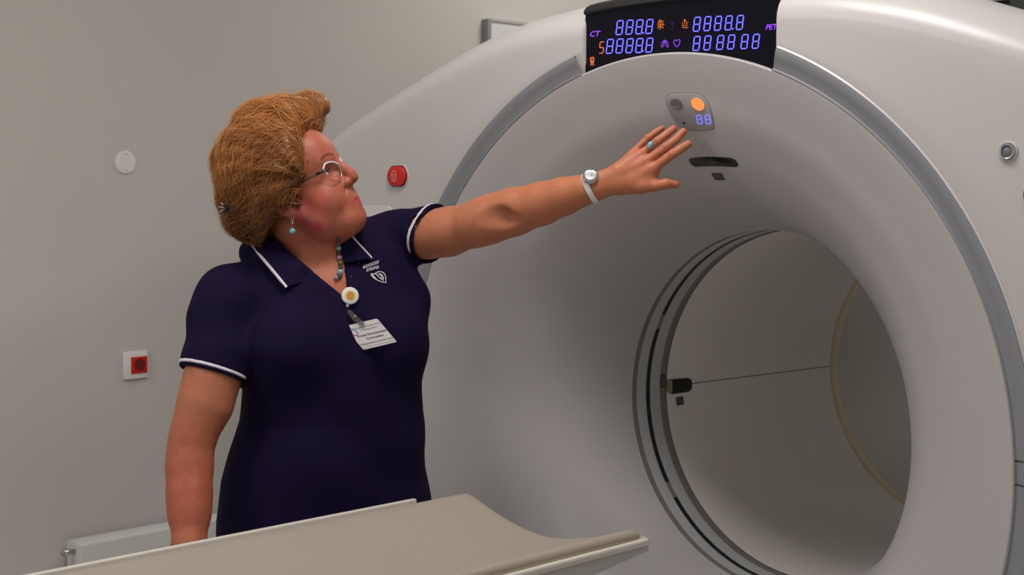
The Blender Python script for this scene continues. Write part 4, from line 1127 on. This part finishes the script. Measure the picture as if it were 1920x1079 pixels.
# necklace
NK = thing('necklace', 'string of turquoise, lilac and dark stone beads round her neck', 'necklace', V(640, 500, 2.84))
bl_ = [(634, 449, 4.5, 'brownbead'), (634.5, 458, 4.6, 'slate'), (635.5, 466, 5.2, 'turq'), (635.8, 475, 4.6, 'brownbead'), (637.5, 484, 5.6, 'lilac'), (639, 494, 4.8, 'greenbead'), (639, 502, 4.4, 'brownbead'), (638.5, 510.5, 5.8, 'turq'), (637.5, 518, 4.8, 'brownbead'), (631, 521.5, 4.6, 'lilac')]
pts = []
for x, y, r, m_ in bl_:
    p = sk(x, y, r/FPX*2.8*.8); q2 = hit_c(x, y)
    if q2 is not None and (q2-CP) @ FW < (p-CP) @ FW: p = q2-FW*.005
    pts.append(p); ball('bead', p, r/FPX*2.85, M[m_], NK, 12)
tube('string', pts, .0005, M['brownbead'], NK, 5)
# watch
wp = hit_s(1107.5, 333)
WT = thing('wristwatch', 'round silver wristwatch with a white strap on her outstretched wrist', 'watch', wp)
axw = V(1122, 349, 2.785)-V(1093, 357, 2.795); axw /= np.linalg.norm(axw); cw = V(1109, 353, 2.79)
axs = axw*.97+UP*.16; axs /= np.linalg.norm(axs)
e1 = TW-axs*(TW @ axs); e1 /= np.linalg.norm(e1); e2 = np.cross(axs, e1)
if e2 @ UP < 0: e2 = -e2
ringp = []
for k in range(48):
    a = 2*PI*k/48; d = e1*math.cos(a)+e2*math.sin(a); t = .06
    o_ = cw+axs*0
    for _ in range(25):
        e = float(S((o_+d*t)[None], _cull(cw))[0]); t -= e*.8
    ringp.append(o_+d*(t+.0010))
vs = []
for p, k in zip(ringp, range(48)):
    a = 2*PI*k/48; d = e1*math.cos(a)+e2*math.sin(a)
    for du, dv in ((-.0052, 0), (-.0052, .0016), (.0052, .0016), (.0052, 0)): vs.append(p+axs*du+d*dv)
fs = grid_faces(48, 4, False)+[(47*4+i, 47*4+(i+1) % 4, (i+1) % 4, i) for i in range(4)]+[(i*4+3, i*4, i*4+4, i*4+7) for i in range(47)]
mesh_obj('strap', vs, fs, M['strap'], WT, angle=.6)
nw = (TW*.72+UP*.62-RT*.1); nw /= np.linalg.norm(nw); wx = np.cross(UP, nw); wx /= np.linalg.norm(wx); wy = np.cross(nw, wx)
def disc(name, c, nrm, xx, yy, prof, m, par, n=28, ax=1, ay=1):
    vs = []
    for r, h_ in prof:
        for k in range(n): a = 2*PI*k/n; vs.append(c+xx*r*ax*math.cos(a)+yy*r*ay*math.sin(a)+nrm*h_)
    f = grid_faces(len(prof), n, True); f.append(tuple(range((len(prof)-1)*n, len(prof)*n)))
    return mesh_obj(name, vs, f, m, par, angle=.6)
wc = wp+nw*.001
cs_ = disc('case', wc, nw, wx, wy, [(.0145, -.004), (.0155, 0), (.0152, .0035), (.0138, .0048), (.0128, .0042)], M['steel'], WT, ax=1.05, ay=1.1)
disc('dial', wc+nw*.0036, nw, wx, wy, [(.0128, .0005), (.004, .0008)], M['dial'], cs_, ax=1.05, ay=1.1)
wm = lambda u, v: wc+nw*.0048+wx*u+wy*v
ribbon_obj('hands', [[(0, 0), (.004, .007)], [(0, 0), (.0075, -.001)]], .0007, wm, M['slate'], cs_, nrm=nw)
ribbon_obj('dial_marks', [[(.010*math.cos(a), .0105*math.sin(a)), (.0117*math.cos(a), .0123*math.sin(a))] for a in np.linspace(0, 2*PI, 13)[:-1]], .0006, wm, M['slate'], cs_, nrm=nw)
# bracelet on the other wrist
BR = thing('bracelet', 'thin silver bracelet with pale blue stones on her lowered wrist', 'bracelet', V(355, 1023, 2.68))
cb = V(355, 1023, 2.680); rb_ = .0325; brp = []
for k in range(40):
    a = 2*PI*k/40; d = RT*math.cos(a)+TW*math.sin(a)+UP*.06*math.cos(a); t = .06
    for _ in range(25): t -= float(S((cb+d*t)[None], _cull(cb))[0])*.8
    brp.append(cb+d*(t+.0012)+UP*.001*math.sin(a*3))
tube('chain', brp, .0014, M['steel'], BR, 6, closed=True)
for k in range(0, 40, 4): ball('stone', brp[k]+TW*0, .0033, M['turq'], BR, 8)
# finger ring
rc = V(1219.5, 272.5, 2.780); ft = V(1233, 265, 2.778)-V(1207, 285, 2.780); ft /= np.linalg.norm(ft)
RG = thing('finger_ring', 'silver ring with an oval turquoise stone on her outstretched hand', 'ring', rc)
u = TW-ft*(TW @ ft); u /= np.linalg.norm(u); v_ = np.cross(ft, u)
tube('ring_band', [rc+(u*math.cos(a)+v_*math.sin(a))*8.4*PX for a in np.linspace(0, 2*PI, 25)[:-1]], .0013, M['steel'], RG, 6, closed=True)
sc_ = rc+u*8.8*PX-ft*.001
sx = ft*.35+UP*.9+RT*.35; sx -= u*(sx @ u); sx /= np.linalg.norm(sx); sy = np.cross(u, sx)
disc('setting', sc_, u, sx, sy, [(.0085, -.001), (.0088, .001), (.008, .002)], M['steel'], RG, 20, ay=.68)
ball('stone', sc_+u*.0016, .0078, M['turq'], RG, 16, (1, .66, .42), np.stack([sx, sy, u], 1))
# hair clip
hcp = hit(430, 391, HB, 2.5, 3.2)
dC = float((hcp-CP) @ FW)-.008
HC = thing('hair_clip', 'small dark metal hair clip at the back of her head', 'hair clip', hcp)
tube('clip_bar', [V(417, 398, dC+.012), V(432, 391, dC), V(448, 388, dC-.004)], [.0025, .004, .003], M['framedark'], HC, 6)
for a in np.linspace(0, 2*PI, 6)[:-1]:
    c = V(427, 391, dC); ball('petal', c+(RT*math.cos(a)+UP*math.sin(a))*.0075, .0055, M['framedark'], HC, 8, (1, .6, .6))
for d_ in ((-16, -4), (-14, 8), (-10, -12)):
    tube('clip_tooth', [V(424, 391, dC), V(424+d_[0], 391+d_[1], dC)], .0011, M['frame'], HC, 5)
# badge reel and name badge
pr_ = hit_c(657.5, 555)
dR = float((pr_-CP) @ FW)-.010
RL = thing('badge_reel', 'round white badge reel with a yellow sticker clipped below her neckline', 'badge reel', V(657.5, 555, dR))
nrl = TW*.93+RT*.28+UP*.1; nrl /= np.linalg.norm(nrl); rx = np.cross(UP, nrl); rx /= np.linalg.norm(rx); ry = np.cross(nrl, rx)
crl = V(656.5, 555, dR)
hs_ = disc('housing', crl, nrl, rx, ry, [(.0150, -.008), (.0168, -.006), (.0172, .0), (.0162, .0025), (.0145, .0032)], M['white'], RL, 36)
st_ = disc('sticker', crl+nrl*.0033, nrl, rx, ry, [(.0098, -.0004), (.0094, .0003)], M['inkyellow'], hs_, 28)
rmap = lambda u, v: crl+nrl*.0042+rx*u+ry*v
hx = [(.0048*math.cos(a), .0055*math.sin(a)) for a in np.linspace(PI/2, PI*1.5, 6)]; hx2 = [(.0048*math.cos(a), .0055*math.sin(a)) for a in np.linspace(-PI/2, PI/2, 6)]
ribbon_obj('sticker_mark', [hx], .0016, rmap, M['inkorange'], st_, nrm=nrl); ribbon_obj('sticker_mark', [hx2], .0016, rmap, M['inkgreen'], st_, nrm=nrl)
ribbon_obj('sticker_mark', [[(-.0018, .002), (.0018, -.002)]], .0012, rmap, M['inkorange'], st_, nrm=nrl)
tube('neck', [V(653, 570, dR), V(650.5, 576, dR)], [.0035, .0028], M['white'], RL, 8)
tube('swivel_ring', [V(649.8, 577.5, dR)+(RT*math.cos(a)+UP*math.sin(a))*.0028 for a in np.linspace(0, 2*PI, 13)[:-1]], .0012, M['white'], RL, 6, closed=True)
pb = hit_c(690, 625); dB = float((pb-CP) @ FW)-.012
BD = thing('name_badge', 'white name badge card with black lettering hanging on her chest', 'name badge', V(690, 627, dB))
bq = lambda l: (lambda x, y: V(x, y, dB-l))
# local affine of the card: corners in picture directions
c00, c10, c01 = np.array([644., 612.5]), np.array([707., 597.5]), np.array([681.5, 656.5])
cu_, cv_ = c10-c00, c01-c00
pt = lambda u, v: c00+cu_*u+cv_*v
cardpx = [tuple(pt(a, b)) for a, b in ((0, 0), (1, 0), (1, 1), (0, 1))]
card = prism('card', rounded(cardpx, 3.2, 4), bq(0), .0012, M['badge'], BD, nrm=TW)
bm_ = bq(.0016)
def btxt(s, u, v, sz, cen=True, m=M['ink'], bold=0): return text_obj('card_lettering', s, pt(u, v), cu_*sz, -cv_*sz*1.12, bm_, m, card, center=cen, bold=bold)
btxt('Московский Клинический', .60, .20, .060); btxt('Научный Центр', .60, .31, .060)
btxt('Юлия Валерьевна', .56, .52, .098, bold=.01); btxt('Кулезнева', .56, .67, .098, bold=.01)
btxt('Заведующая отделом, д.м.н.', .51, .83, .073, bold=.006); btxt('Отдел лучевых методов диагностики и лечения', .50, .94, .041)
hxm = lambda a: tuple(pt(.14+.085*math.cos(a), .30+.14*math.sin(a)))
ribbon_obj('card_logo', [[hxm(a) for a in (-PI/2, -PI*5/6, -PI*7/6, -PI*1.5)]], 1.7, bm_, M['inkpink'], card, nrm=TW)
ribbon_obj('card_logo', [[hxm(a) for a in (-PI/2, -PI/6, PI/6, PI/2)]], 1.7, bm_, M['inkblue'], card, nrm=TW)
# clip strap between reel and card
q = [(651.5, 583), (657, 582), (674, 602), (681, 604), (683, 611), (677, 611), (665, 603)]
cl = prism('clip_strap', rounded([(650.5, 585), (656.5, 581), (681, 604), (684, 610), (673.5, 607), (664, 603)], 1.5, 2), bq(.002), .0012, M['clip'], BD, nrm=TW)
disc('press_stud', V(666.5, 593.5, dB-.0035), TW, RT, UP, [(.0030, 0), (.0028, .001), (.0015, .0012)], M['steel'], cl, 14)
tube('link', [V(651, 580, dR), V(654, 584, dB-.003)], .0008, M['steel'], BD, 5)
prism('clip_jaw', [(674, 605), (681, 603), (684, 610), (674.5, 611)], bq(.0035), .0012, M['steel'], BD, nrm=TW)
